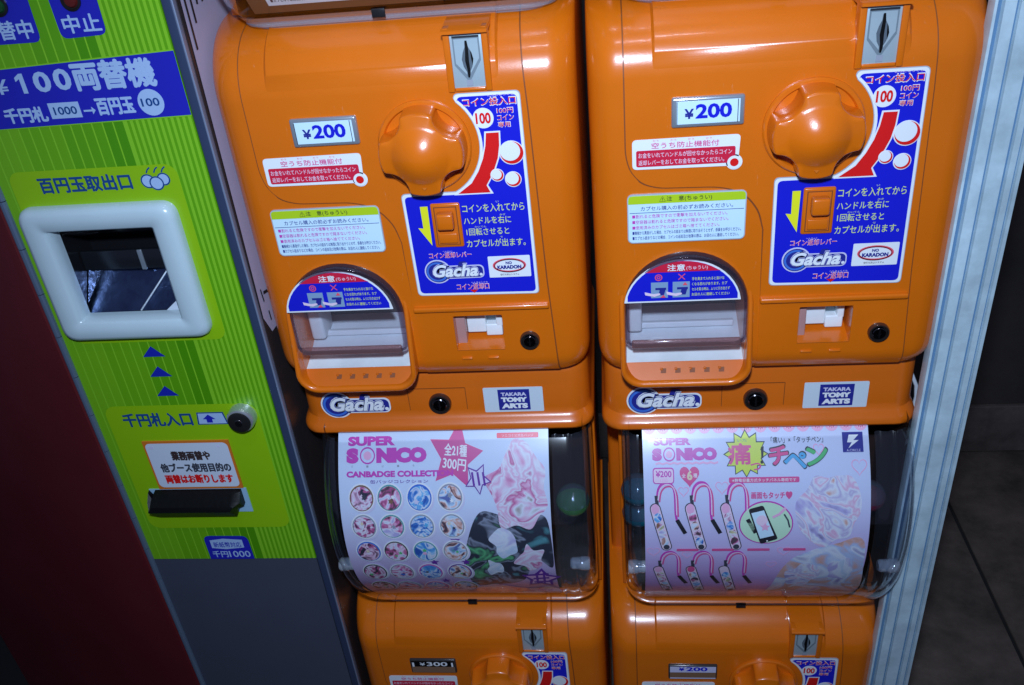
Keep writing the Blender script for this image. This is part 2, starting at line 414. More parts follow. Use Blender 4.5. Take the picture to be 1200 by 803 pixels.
# body shell
zs = [-0.562, -0.558, -0.552, -0.545, -0.537, -0.528, -0.518, -0.507, -0.495, -0.482, -0.47, -0.46, -0.445, -0.43, 0.355, 0.36, 0.37, 0.38, 0.395, 0.41, 0.425, 0.44, 0.455, 0.47, 0.483, 0.495, 0.505, 0.515, 0.523, 0.53, 0.536, 0.54, 0.545, 0.55]
b = MB(); b.rings([plan_ring(XC, bodyW(z), bodyY(z), 0.9, 0.075, z) for z in zs], OR, cap0=True, cap1=True)
body = b.build("body", M0)
AX = 0.094
boolean_cut(body, [poly_obj(arch_outline(AX, 0.172, -0.285, -0.118, -0.60, 0.02), -0.2, 0.30),
                   poly_obj(rrect(0.413, 0.560, -0.430, -0.308, 0.008), -0.2, 0.14)])
# cover panel with its dark seam (follows the curve of the body)
def body_warp(off=0.0, shift=0.0):
    return lambda x, y, z: (x, y+bodyY(z-shift)+off, z)
cutsb = [-0.534+0.006*k for k in range(14)] + [0.37+0.008*k for k in range(23)]
left_x = lambda z: -0.066
cov = [(-0.066, 0.538), (-0.066, 0.17), (-0.055, 0.125), (-0.025, 0.09), (0.02, 0.076), (0.17, 0.072), (0.215, 0.062), (0.255, 0.038), (0.285, -0.005), (0.298, -0.06), (0.304, -0.535), (0.718, -0.535), (0.700, -0.2), (0.684, 0.3), (0.672, 0.538)]
cov = rounded(cov, [0]+[0.02]*8+[0]*6, 3)
cxm = 0.3
grow = lambda pts, e: [(x+(e if x > (cxm if z > 0.08 else 0.3) else -e), z-(e if z < 0.1 and x < 0.29 else 0)) for x, z in pts]
seam = Print(-0.0008, 0); seam.poly(grow(cov, 0.0034), SEAM, 0)
seam.build("panel_seam", M0, warp=body_warp(), cuts=cutsb)
cp = Print(-0.0032, 0.006)
cp.poly(cov, OR, 0)
cpo = cp.build("cover_panel", M0, warp=body_warp(), cuts=cutsb)
cutter = poly_obj(rrect(0.413, 0.560, -0.430, -0.308, 0.008), -0.2, 0.14)
# window cut through the flat sheet
for o_, cts in ((cpo, [cutter]),):
    bm = bmesh.new(); bm.from_mesh(o_.data)
    x0, x1, z0, z1 = 0.413*S, 0.560*S, -0.430*S, -0.308*S
    for co, no in (((x0, 0, 0), (1, 0, 0)), ((x1, 0, 0), (1, 0, 0)), ((0, 0, z0), (0, 0, 1)), ((0, 0, z1), (0, 0, 1))):
        bmesh.ops.bisect_plane(bm, geom=bm.verts[:]+bm.edges[:]+bm.faces[:], plane_co=co, plane_no=no)
    kill = [fc for fc in bm.faces if x0 < fc.calc_center_median().x < x1 and z0 < fc.calc_center_median().z < z1]
    bmesh.ops.delete(bm, geom=kill, context='FACES'); bm.to_mesh(o_.data); bm.free()
sm_o = [c for c in M0.children if c.name.startswith("panel_seam")][0]
bm = bmesh.new(); bm.from_mesh(sm_o.data)
for co, no in (((x0, 0, 0), (1, 0, 0)), ((x1, 0, 0), (1, 0, 0)), ((0, 0, z0), (0, 0, 1)), ((0, 0, z1), (0, 0, 1))):
    bmesh.ops.bisect_plane(bm, geom=bm.verts[:]+bm.edges[:]+bm.faces[:], plane_co=co, plane_no=no)
kill = [fc for fc in bm.faces if x0 < fc.calc_center_median().x < x1 and z0 < fc.calc_center_median().z < z1]
bmesh.ops.delete(bm, geom=kill, context='FACES'); bm.to_mesh(sm_o.data); bm.free()
bpy.data.objects.remove(cutter)
# brow: centre of the top curve stands proud
b = MB(); rows = []
for k in range(26):
    z = 0.385+0.0062*k
    y = bodyY(z-0.009*min(1, k/6))-0.0029-0.0016*min(1, k/6)+0.0004*max(0, 1-k/2); yb = bodyY(z)+0.01
    yc = bodyY(z)-0.0028; rows.append([(0.003, yc, z), (0.010, y, z), (0.612, y, z), (0.619, yc, z)])
b.rings(rows, OR, closed=False); b.build("brow", M0)
# ledge under the blue sign
b = MB(); b.box(0.300, 0.702, -0.016, 0.01, -0.287, -0.271, OR, bev=0.005); b.build("ledge", M0)
# coin slot housing, metal plate, slot
b = MB()
b.box(0.487, 0.504, -0.011, 0.03, 0.362, 0.522, OR, bev=0.003); b.box(0.584, 0.600, -0.011, 0.03, 0.362, 0.522, OR, bev=0.003)
b.box(0.504, 0.584, -0.009, 0.03, 0.3625, 0.372, OR, bev=0.003)
hood = [(-0.012, 0.509), (-0.026, 0.511), (-0.026, 0.517), (-0.021, 0.520), (0.13, 0.527), (0.13, 0.509)]
b.rings([[(x, y, z) for y, z in hood] for x in (0.486, 0.601)], OR, cap0=True, cap1=True, smooth=False)
b.build("coin_slot_housing", M0)
b = MB(); b.box(0.503, 0.585, -0.0050, 0.02, 0.370, 0.510, PLATE, bev=0.002); sp = b.build("coin_slot_plate", M0)
p = Print(-0.0062, 0, 0.0008)
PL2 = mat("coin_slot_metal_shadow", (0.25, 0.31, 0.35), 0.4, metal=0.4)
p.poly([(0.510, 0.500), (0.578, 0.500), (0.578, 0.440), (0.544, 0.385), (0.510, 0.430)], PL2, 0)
p.poly([(0.514, 0.494), (0.574, 0.494), (0.574, 0.445), (0.544, 0.400), (0.514, 0.434)], PLATE, 1)
p.rect(0.510, 0.578, 0.497, 0.502, BLK, 2)
p.poly([(0.541, 0.488), (0.547, 0.488), (0.549, 0.474), (0.556, 0.46), (0.559, 0.444), (0.555, 0.425), (0.548, 0.412), (0.546, 0.400), (0.540, 0.400), (0.540, 0.412), (0.533, 0.425), (0.530, 0.444), (0.534, 0.46), (0.540, 0.474)], mat("slot_mouth_grey", (0.10, 0.125, 0.15), 0.35), 2)
p.poly([(0.542, 0.490), (0.547, 0.490), (0.549, 0.474), (0.548, 0.44), (0.549, 0.41), (0.546, 0.398), (0.542, 0.398), (0.541, 0.42), (0.538, 0.44), (0.541, 0.47)], BLACKP, 3)
p.poly([(0.553, 0.466), (0.5565, 0.459), (0.5595, 0.444), (0.556, 0.428), (0.554, 0.444)], BLACKP, 3)
p.rect(0.536, 0.552, 0.376, 0.392, GREYP, 2)
p.build("coin_slot", sp)
# knob
KX, KZ = 0.404, 0.222
b = MB(); b.lathe(KX, KZ, [(0.126, 0.002), (0.126, -0.010), (0.122, -0.014), (0.113, -0.014), (0.110, -0.010), (0.108, -0.004), (0.0005, -0.004)], OR, n=56)
for a in (45, 135, 225, 315): pass
b.build("knob_dish", M0)
def knobR(t):
    ph = (t % (math.pi/2))-math.pi/4; D, r, Rm = 0.1440, 0.0590, 0.1130
    q = r*r-(D*math.sin(ph))**2
    a = D*math.cos(ph)-math.sqrt(q) if q > 0 else D*math.cos(ph)+0.02
    k_ = 0.010; h = max(0, min(1, 0.5+0.5*(Rm-a)/k_)); return Rm*(1-h)+a*h-k_*h*(1-h)
kn = 144; rings = []
prof = [(1.03, -0.004), (1.02, -0.02), (1.0, -0.066), (0.985, -0.076), (0.975, -0.079), (0.955, -0.081), (0.935, -0.082)]
for sc, y in prof:
    rings.append([(KX+sc*knobR(t)*math.cos(t), y, KZ+sc*knobR(t)*math.sin(t)) for t in [2*math.pi*k/kn for k in range(kn)]])
for q in range(0, 9):
    r = 0.0815*(1-q/8.2); y = -0.0822-0.036*(1-(r/0.0815)**2)**1.15
    rings.append([(KX+r*math.cos(t), y, KZ+r*math.sin(t)) for t in [2*math.pi*k/kn for k in range(kn)]])
b = MB(); b.rings(rings, OR, cap1=True); knob = b.build("turning_knob", M0, sharp=50)
b = MB(); b.add([(KX-0.007, -0.0875, KZ-0.084), (KX+0.007, -0.0875, KZ-0.084), (KX, -0.0875, KZ-0.092)], [(0, 1, 2)], mat("knob_arrow_mark", (0.62, 0.15, 0.01), 0.4)); b.build("knob_mark", knob)
# price plate holder
def price_plate(parent, mode):
    b = MB(); b.box(0.050, 0.232, -0.013, 0.004, 0.240, 0.318, mat("satin_plate_frame", (0.42, 0.46, 0.52), 0.22, metal=0.6) if mode == "blue" else mat("dark_plate_frame", (0.05, 0.045, 0.045), 0.2, metal=0.3), bev=0.006); h = b.build("price_plate", parent)
    p = Print(-0.0136, 0.0006, 0.0012)
    if mode == 'blue':
        p.rect(0.062, 0.220, 0.250, 0.309, SKY, 0); p.text("¥", 0.082, 0.106, 0.264, 0.290, NAVY, 1, 0.03); p.text("200", 0.110, 0.200, 0.263, 0.301, BLUE, 1, 0.035)
        p.rect(0.0625, 0.0645, 0.250, 0.309, DGREY, 2); p.rect(0.2135, 0.2155, 0.250, 0.309, DGREY, 2)
    elif mode == 'black':
        p.rect(0.056, 0.226, 0.245, 0.312, BRNP, 0); p.rect(0.056, 0.226, 0.281, 0.314, BLACKP, 1)  # brown lower half: an orange-brown reflection painted onto the card
        p.text("¥", 0.090, 0.112, 0.289, 0.306, WH, 2, 0.02); p.text("300", 0.118, 0.200, 0.286, 0.310, WH, 2, 0.02); p.rect(0.060, 0.068, 0.282, 0.306, WH, 2); p.rect(0.215, 0.222, 0.282, 0.306, WH, 2)
    else:
        p.rect(0.056, 0.226, 0.245, 0.312, BRNP, 0); p.rect(0.056, 0.226, 0.282, 0.315, LAV, 1); p.rect(0.056, 0.226, 0.246, 0.252, LAV, 1)  # brown below the pale strip is a reflection put into the colour
        p.text("¥", 0.088, 0.110, 0.292, 0.312, BLUE, 2, 0.03); p.text("200", 0.116, 0.195, 0.291, 0.314, BLUE, 2, 0.03)
    p.build("price_card", h)
# warning sticker red
def sticker_red(parent):
    p = Print(-0.0055, 0.001, 0.0009)
    p.poly(rounded([(-0.050, 0.131), (0.210, 0.129), (0.222, 0.140), (0.226, 0.214), (-0.050, 0.212)], 0.012), WH, 0)
    p.poly(circ(0.212, 0.139, 0.021), WH, 0)
    p.text("空うち防止機能付", 0.000, 0.172, 0.187, 0.203, HOTP, 1, 0.03)
    for k in range(4): p.text("かう", 0.003+0.045*k, 0.018+0.045*k, 0.2055, 0.2105, PINKRED, 1, 0.0)
    p.poly(rrect(-0.040, 0.214, 0.138, 0.183, 0.005), mat("crimson_print", (0.62, 0.015, 0.05), 0.35), 1)
    p.text("お金をいれてハンドルが回せなかったらコイン", -0.034, 0.205, 0.163, 0.177, LPINK, 2, 0.012)
    p.text("返却レバーをおしてお金を取ってください。", -0.034, 0.186, 0.143, 0.157, LPINK, 2, 0.012)
    p.poly(circ(0.212, 0.139, 0.018), WH, 2); p.poly(circ(0.212, 0.139, 0.011), RED, 3)
    return p.build("red_notice_sticker", parent)
def sticker_caution(parent):
    p = Print(-0.0050, 0.0052, 0.0009)
    p.poly(rrect(-0.066, 0.249, -0.084, 0.060, 0.014), mat("sticker_edge_grey", (0.42, 0.45, 0.5), 0.4), 0)
    p.poly(rrect(-0.063, 0.246, -0.081, 0.057, 0.012), SKY, 1)
    p.poly(rounded([(-0.063, 0.033), (0.246, 0.033), (0.246, 0.057), (-0.063, 0.057)], [0, 0, 0.012, 0.012]), LIME, 2)
    p.text("⚠注　意(ちゅうい)", 0.020, 0.158, 0.037, 0.053, BLK, 3, 0.01)
    p.text("カプセル購入の前必ずお読みください。", -0.030, 0.214, 0.013, 0.026, NAVY, 2, 0.005); p.rect(-0.060, 0.243, 0.0065, 0.0080, NAVY, 2)
    for k, (t, x1) in enumerate((("■割れると危険ですので衝撃を加えないでください。", 0.200), ("■空容器は割れると危険ですので踏まないでください。", 0.203), ("■使用済みのカプセルはゴミ箱へ捨ててください。", 0.180))):
        p.text(t, -0.053, x1, -0.0085-0.0165*k, 0.0025-0.0165*k, MAG, 2, 0.008)
    for k, (t, x1) in enumerate((("■機械から異音がした場合、カプセルの詰まりは無理に取り出そうとせず、係員をお呼びください。", 0.238), ("■カプセル詰まりなどの場合、コインの返却及び故障の際は、お店の人に連絡してください。", 0.232))):
        p.text(t, -0.053, x1, -0.0575-0.0155*k, -0.0465-0.0155*k, NAVY, 2, 0.012)
    return p.build("caution_sticker", parent)
price_plate(M0, 'blue'); sticker_red(M0); sticker_caution(M0)
# blue instruction sign
def gacha_logo(p, x0, x1, z0, z1, L, rim=WH):
    w_ = x1-x0; h = z1-z0; zc = (z0+z1)/2
    p.poly(circ(x0+h*0.62, zc-0.0*h, h*0.60, 28), rim, L)
    p.poly(rrect(x0+h*0.5, x1, z0+h*0.12, z1-h*0.22, h*0.22), rim, L)
    p.poly(circ(x0+h*0.62, zc, h*0.54, 28), NAVY, L+1); p.poly(rrect(x0+h*0.5, x1-h*0.05, z0+h*0.17, z1-h*0.27, h*0.2), NAVY, L+1)
    p.poly(rounded([(x0+w_*0.52, z0+h*0.3), (x0+w_*0.66, z0+h*0.3), (x0+w_*0.72, z1-h*0.02), (x0+w_*0.60, z1-h*0.02)], h*0.08), NAVY, L+1)
    p.ring(x0+h*0.60, zc, h*0.49, h*0.09, MIDB, L+2)
    a_ = (x0+w_*0.15, x0+w_*0.90, z0+h*0.24, z1-h*0.14)
    p.text("Gacha", a_[0]-h*0.03, a_[1]+h*0.05, a_[2]-h*0.04, a_[3]+h*0.05, rim, L+2, 0.075, 0.28)
    p.text("Gacha", a_[0]-h*0.01, a_[1]+h*0.02, a_[2]-h*0.02, a_[3]+h*0.02, NAVY, L+3, 0.065, 0.28)
    p.text("Gacha", a_[0], a_[1], a_[2], a_[3], WH, L+4, 0.035, 0.28)
    p.poly(circ(x0+w_*0.945, z0+h*0.31, h*0.075, 12), rim, L+3); p.poly(circ(x0+w_*0.945, z0+h*0.31, h*0.05, 12), WH, L+4)
def arcpts(cx, cz, r, a0, a1, n=18): return circ(cx, cz, r, n, a0=a0, a1=a1)
def blue_outline(e):
    r = 0.152+e; cx, cz = KX-0.005, KZ
    a0 = math.degrees(math.asin((0.088-e-cz)/r)); a1 = 48
    arc = arcpts(cx, cz, r, a0, a1, 20)
    pts = rounded([(0.497+e, 0.357-e), (0.668-e, 0.357-e), (0.676-e, -0.238+e), (0.322+e, -0.232+e), (0.318+e, 0.088-e), (arc[0][0]-0.001, 0.0881-e)], [0.012, 0.014, 0.014, 0.014, 0.014, 0], 5)
    return pts[:] + arc
def blue_sign(parent):
    p = Print(-0.0052, 0.0015, 0.0009)
    p.poly(blue_outline(-0.001), mat("sticker_edge_grey"), 0); p.poly(blue_outline(0.001), WH, 1); p.poly(blue_outline(0.008), BLUE, 2)
    p.text("コイン投入口", 0.5185, 0.6575, 0.322, 0.345, WH, 3, 0.07); p.text("コイン投入口", 0.520, 0.656, 0.324, 0.343, RED, 4, 0.028)
    p.text("とうにゅうぐち", 0.585, 0.652, 0.3465, 0.351, LPINK, 3, 0.01)
    p.poly(circ(0.568, 0.290, 0.0275), WH, 3); p.text("100", 0.548, 0.588, 0.275, 0.305, RED, 4, 0.035)
    for k, t in enumerate(("100円", "コイン", "専用")):
        p.text(t, 0.605, 0.648-0.010*(k == 2), 0.300-0.0185*k, 0.315-0.0185*k, WH, 3, 0.05); p.text(t, 0.606, 0.647-0.010*(k == 2), 0.301-0.0185*k, 0.314-0.0185*k, RED, 4, 0.01)
    def arrow(e, m, L):
        Lf = [(0.571-e, 0.250+e), (0.566-e, 0.215), (0.556-e, 0.180), (0.540-e, 0.145), (0.518-e, 0.112), (0.478-3*e, 0.083-e)]
        Rt = [(0.567+2*e, 0.083-e), (0.558+e, 0.104), (0.580+e, 0.140), (0.596+e, 0.180), (0.603+e, 0.215), (0.605+e, 0.250+e)]
        p.poly(Lf+Rt, m, L)
    arrow(0.004, WH, 3); arrow(0.0, RED, 4)
    for cx, cz, r in ((0.634, 0.193, 0.0315), (0.590, 0.132, 0.0165), (0.632, 0.118, 0.0205)):
        p.poly(circ(cx, cz, r+0.002), WH, 5); p.poly(circ(cx+0.0005, cz, r-0.0005), RED, 6); p.poly(circ(cx-r*0.12, cz+r*0.16, r*0.86), WH, 7)
    p.poly([(0.3655, 0.050), (0.387, 0.050), (0.385, -0.070), (0.352, -0.014), (0.3665, -0.016)], YEL, 3)
    for t, x0, x1, z0, z1 in (("コインを入れてから", 0.483, 0.655, 0.026, 0.050), ("ハンドルを右に", 0.483, 0.615, -0.010, 0.012), ("1回転させると", 0.487, 0.607, -0.044, -0.022), ("カプセルが出ます。", 0.484, 0.650, -0.081, -0.057)):
        p.text(t, x0, x1, z0, z1, PYEL, 3, 0.012)
    for x, z, t in ((0.578, 0.0545, "い"), (0.585, 0.0155, "みぎ"), (0.512, -0.0185, "かいてん"), (0.580, -0.053, "で")): p.text(t, x, x+0.008*len(t), z-0.002, z+0.003, PYEL, 3, 0.0)
    for t, x0, x1, z0, z1 in (("コイン返却レバー", 0.372, 0.492, -0.110, -0.094), ("コイン返却口", 0.440, 0.532, -0.215, -0.197)):
        p.text(t, x0-0.001, x1+0.001, z0-0.001, z1+0.001, LPINK, 3, 0.05); p.text(t, x0, x1, z0, z1, RED, 4, 0.0)
    p.text("へんきゃく", 0.412, 0.440, -0.0925, -0.088, LPINK, 3, 0.0); p.text("へんきゃくぐち", 0.482, 0.530, -0.196, -0.191, LPINK, 3, 0.0)
    p.poly([(0.476, -0.217), (0.500, -0.217), (0.488, -0.228)], RED, 3)
    gacha_logo(p, 0.350, 0.524, -0.186, -0.122, 3, rim=LAV)
    p.poly(rrect(0.538, 0.658, -0.180, -0.112, 0.003), WH, 3)
    p.ring(0.598, -0.142, 0.048, 0.006, PINKRED, 4, rz=0.023); p.ring(0.598, -0.1435, 0.044, 0.003, PINKRED, 4, rz=0.0215)
    p.text("NO", 0.588, 0.606, -0.138, -0.129, NAVY, 5, 0.05); p.text("KARADON", 0.563, 0.632, -0.153, -0.141, NAVY, 5, 0.06)
    p.text("空打ち防止システム", 0.570, 0.624, -0.174, -0.168, DGREY, 4, 0.02)
    return p.build("instruction_sign", parent)
blue_sign(M0)
# coin return lever
b = MB(); b.box(0.394, 0.477, -0.0125, 0.0, -0.077, 0.058, OR, bev=0.006)
lv = b.build("lever_frame", M0)
ORD = mat("orange_plastic_recess", (0.66, 0.14, 0.006), 0.35)
b = MB(); b.add([(0.403, -0.0130, -0.068), (0.468, -0.0130, -0.068), (0.468, -0.0130, 0.049), (0.403, -0.0130, 0.049)], [(0, 1, 2, 3)], SEAM)
b.add([(0.406, -0.0134, -0.065), (0.465, -0.0134, -0.065), (0.465, -0.0134, 0.046), (0.406, -0.0134, 0.046)], [(0, 1, 2, 3)], ORD); b.build("lever_recess", lv)
b = MB(); b.box(0.412, 0.459, -0.044, -0.013, -0.010, 0.038, OR, bev=0.007); b.box(0.409, 0.462, -0.020, -0.0136, -0.060, -0.030, OR, bev=0.003); b.build("return_lever", lv)
# coin return window interior and flap details
b = MB()
b.box(0.405, 0.568, 0.135, 0.139, -0.44, -0.30, DBRN)
b.box(0.442, 0.500, 0.055, 0.130, -0.402, -0.300, PALE, bev=0.004); b.box(0.500, 0.550, 0.050, 0.130, -0.412, -0.372, PALE, bev=0.004); b.box(0.532, 0.552, 0.050, 0.130, -0.380, -0.300, PALE, bev=0.004)
b.box(0.498, 0.536, 0.075, 0.131, -0.380, -0.300, mat("grey_coin_gate", (0.22, 0.27, 0.30), 0.4), bev=0.003); b.box(0.412, 0.441, 0.03, 0.13, -0.43, -0.30, mat("pinkish_clear_gate", (0.45, 0.24, 0.22), 0.2), bev=0.003)
b.add([(0.413, -0.002, -0.4295), (0.560, -0.002, -0.4295), (0.560, 0.09, -0.410), (0.413, 0.09, -0.410)], [(0, 1, 2, 3)], OR)
b.build("coin_return_tray", M0)
b = MB(); b.box(0.425, 0.457, -0.009, 0.004, -0.460, -0.453, OR, bev=0.002); b.box(0.506, 0.538, -0.009, 0.004, -0.460, -0.453, OR, bev=0.002); b.build("tray_hinge", M0)
def lock(parent, x, z, r, y, name="lock"):
    b = MB(); b.lathe(x, z, [(r, y+0.004), (r, y-0.008), (r*0.92, y-0.013), (r*0.80, y-0.013), (r*0.74, y-0.004), (0.0005, y-0.004)], mat("lock_bezel", (0.16, 0.13, 0.12), 0.22, metal=0.9), n=32); o = b.build(name, parent)
    b = MB(); b.lathe(x, z, [(r*0.62, y-0.004), (r*0.62, y-0.012), (r*0.56, y-0.014), (r*0.30, y-0.014), (r*0.28, y-0.009), (0.0005, y-0.009)], mat("lock_core", (0.16, 0.15, 0.16), 0.15, metal=1.0), n=28)
    b.box(x-r*0.07, x+r*0.07, y-0.0155, y-0.006, z-r*0.45, z+r*0.45, BLACKP); b.build("lock_core", o); return o
lock(M0, 0.637, -0.397, 0.030, -0.004); 
# chute
b = MB()
yfr = lambda z: 0.003-0.050*(lambda t: t*t*(3-2*t))(min(1, max(0, (-0.22-z)/0.20)))
O = arch_outline(AX, 0.190, -0.285, -0.101, -0.547, 0.066); I = arch_outline(AX, 0.173, -0.285, -0.118, -0.526, 0.050)
mixp = lambda t: [(o[0]*(1-t)+i[0]*t, o[1]*(1-t)+i[1]*t) for o, i in zip(O, I)]
R_ = []
for t, dy, yb in ((0, None, 0.12), (0, 0.010, None), (0.08, 0.004, None), (0.28, 0.0, None), (0.65, 0.0, None), (0.9, 0.004, None), (1.0, 0.012, None), (1.0, None, 0.06)):
    R_.append([(x, (yb if yb is not None else min(yfr(z)+dy, 0.2)), z) for x, z in mixp(t)])
b.rings(R_, OR); b.build("chute_surround", M0, sharp=60)
b = MB(); b.add([(AX-0.172, -0.034, -0.527), (AX+0.172, -0.034, -0.527), (AX+0.172, 0.008, -0.487), (AX-0.172, 0.008, -0.487)], [(0, 1, 2, 3)], OR2)
b.add([(AX-0.172, 0.008, -0.487), (AX+0.172, 0.008, -0.487), (AX+0.172, 0.03, -0.50), (AX-0.172, 0.03, -0.50)], [(0, 1, 2, 3)], OR2)
lip = b.build("chute_lip", M0)
for k in range(5):
    hx = 0.030+0.0425*k; b = MB()
    yy = lambda z: 0.008-0.042*(-0.487-z)/0.040-0.0012
    b.add([(hx-0.008, yy(-0.511), -0.511), (hx+0.008, yy(-0.511), -0.511), (hx+0.009, yy(-0.501), -0.501), (hx-0.006, yy(-0.501), -0.501)], [(0, 1, 2, 3)], SEAM)
    b.box(hx-0.009, hx-0.001, yy(-0.500)-0.006, yy(-0.500), -0.505, -0.499, OR2, bev=0.0015); b.build("drain_notch", lip)
b = MB()  # interior
xa, xb = AX-0.176, AX+0.176
b.add([(xa, 0.009, -0.488), (xb, 0.009, -0.488), (xb, 0.05, -0.482), (xa, 0.05, -0.482), (xa, 0.235, -0.425), (xb, 0.235, -0.425)], [(0, 1, 2, 3), (3, 2, 5, 4)], PALE)
b.add([(xa-0.002, 0.0, -0.50), (xa-0.002, 0.235, -0.43), (xa-0.002, 0.235, -0.1), (xa-0.002, 0.0, -0.1)], [(0, 1, 2, 3)], PALE)
b.add([(xb+0.002, 0.0, -0.50), (xb+0.002, 0.235, -0.43), (xb+0.002, 0.235, -0.1), (xb+0.002, 0.0, -0.1)], [(0, 3, 2, 1)], PALE)
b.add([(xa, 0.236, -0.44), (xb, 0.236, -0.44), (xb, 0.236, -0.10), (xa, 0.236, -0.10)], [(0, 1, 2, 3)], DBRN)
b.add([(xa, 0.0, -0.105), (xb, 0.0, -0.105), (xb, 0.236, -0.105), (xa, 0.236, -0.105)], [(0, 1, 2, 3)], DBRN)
b.build("chute_interior", M0)
b = MB()  # little step on the ramp
b.box(xa+0.03, xb-0.02, 0.135, 0.150, -0.447, -0.428, PALE, bev=0.003); b.box(xa+0.01, xa+0.055, 0.10, 0.2, -0.44, -0.30, PALE, bev=0.01); b.build("capsule_stop", M0)
# flap: smoky rim, clear pane and printed warning
def flap_y(x, z): return -0.018-0.010*(1-((x-AX)/0.175)**2)
O2 = arch_outline(AX, 0.1740, -0.285, -0.1170, -0.418, 0.03); I2 = arch_outline(AX, 0.161, -0.285, -0.131, -0.404, 0.025)
b = MB(); b.rings([[(x, 0.004, z) for x, z in O2], [(x, flap_y(x, z)+0.004, z) for x, z in O2], [(x, flap_y(x, z)-0.002, z) for x, z in [(o[0]*.7+i[0]*.3, o[1]*.7+i[1]*.3) for o, i in zip(O2, I2)]], [(x, flap_y(x, z), z) for x, z in I2]], SMOKE)
rim = b.build("flap_rim", M0, sharp=60)
n = len(I2); b = MB(); b.prism(I2, -0.024, -0.020, FLAP); b.box(AX-0.155, AX+0.155, -0.034, -0.020, -0.412, -0.388, clear("red_reflection_edge", tint=(0.62, 0.42, 0.42), rough=0.1, base=0.25, bcol=(0.45, 0.25, 0.25)), bev=0.004)  # bottom edge of the pane: a reddish reflection put into its tint
fl = b.build("delivery_flap", M0)
p = Print(-0.0255, 0.001, 0.0009)
def seg(e):
    zc = -0.285; cut = -0.262+e; pts = []
    for k in range(25):
        t = math.pi*k/24; x = AX-0.012+ (0.165-e)*math.cos(t)*0.99; z = -0.278+(0.150-e)*math.sin(t)
        if z > cut: pts.append((x, z))
    return [(pts[0][0], cut)]+pts+[(pts[-1][0], cut)]
p.poly(seg(0), WH, 0); p.poly(seg(0.005), BLUE, 1)
top = [q for q in seg(0.005) if q[1] > -0.166]; p.poly([(top[0][0]+0.008, -0.166)]+top+[(top[-1][0]-0.008, -0.166)], mat("crimson_print"), 2)
p.text("注意", 0.040, 0.088, -0.162, -0.142, WH, 3, 0.04); p.text("(ちゅうい)", 0.092, 0.150, -0.162, -0.148, LPINK, 3, 0.01)
p.ring(0.016, -0.182, 0.0105, 0.003, PINKRED, 2, n=16); p.ring(0.016, -0.182, 0.005, 0.0025, PINKRED, 2, n=12); p.text("✕", 0.070, 0.089, -0.191, -0.172, PINKRED, 2, 0.04)
for x in (-0.005, 0.055):
    p.poly([(x, -0.247), (x+0.047, -0.247), (x+0.047, -0.197), (x, -0.197)], mat("steel_blue_print", (0.22, 0.34, 0.50), 0.4), 2)
    p.rect(x+0.012, x+0.042, -0.221, -0.214, NAVY, 3); p.poly([(x+0.024, -0.221), (x+0.040, -0.221), (x+0.036, -0.238), (x+0.020, -0.238)], NAVY, 3)
    p.poly([(x-0.018, -0.226), (x-0.016, -0.236), (x+0.010, -0.242), (x+0.026, -0.236), (x+0.024, -0.231), (x+0.006, -0.233)], LPINK, 4)
p.poly([(0.020, -0.245), (0.036, -0.245), (0.030, -0.236)], PINKRED, 5); p.poly([(0.082, -0.207), (0.096, -0.207), (0.089, -0.197)], PINKRED, 5)
for k, t in enumerate(("手を奥まで入れると抜けな", "くなる恐れがあります。カプ", "セルを取る時は、ムリに引き出さず", "お店の人に連絡してください")):
    p.text(t, 0.108-0.0*k, 0.196+0.008*min(k, 2), -0.194-0.0165*k, -0.184-0.0165*k, PYEL, 3, 0.012)
p.build("flap_warning_sticker", fl)
# base band below the body
b = MB(); rows = []
for z, yf, hw, r in ((-0.520, 0.125, 0.455, 0.06), (-0.535, 0.090, 0.466, 0.06), (-0.550, 0.076, 0.473, 0.07), (-0.570, 0.068, 0.475, 0.07), (-0.70, 0.064, 0.476, 0.07), (-0.718, 0.060, 0.478, 0.075), (-0.728, 0.050, 0.482, 0.075), (-0.737, 0.039, 0.485, 0.075), (-0.746, 0.032, 0.487, 0.075), (-0.758, 0.031, 0.487, 0.075), (-0.766, 0.037, 0.485, 0.07), (-0.770, 0.06, 0.47, 0.06)):
    rows.append(plan_ring(XC, hw, yf, 0.9, r, z))
b.rings(rows, OR2, cap0=True, cap1=True); base = b.build("base", M0)
p = Print(0.0590, 0.002, 0.0010); gacha_logo(p, -0.082, 0.153, -0.712, -0.624, 0); p.build("brand_sticker", M0)
p = Print(0.0600, 0.002, 0.0010)
p.poly(rrect(0.463, 0.655, -0.712, -0.616, 0.004), mat("pale_grey_print", (0.60, 0.68, 0.74), 0.3), 0); p.rect(0.510, 0.612, -0.704, -0.623, NAVY, 1)
p.text("TAKARA", 0.520, 0.602, -0.648, -0.634, LAV, 2, 0.05); p.text("TOMY", 0.519, 0.604, -0.672, -0.653, WH, 2, 0.07); p.text("ARTS", 0.519, 0.604, -0.697, -0.677, WH, 2, 0.07)
p.build("maker_sticker", M0)
p = Print(0.0640, 0.001, 0.0010)
for x0_, x1_ in ((0.214, 0.216), (0.404, 0.406)): p.rect(x0_, x1_, -0.70, -0.615, SEAM, 0)
p.rect(0.216, 0.404, -0.616, -0.614, SEAM, 0); p.build("base_seam", M0)
lock(M0, 0.318, -0.672, 0.037, 0.062)
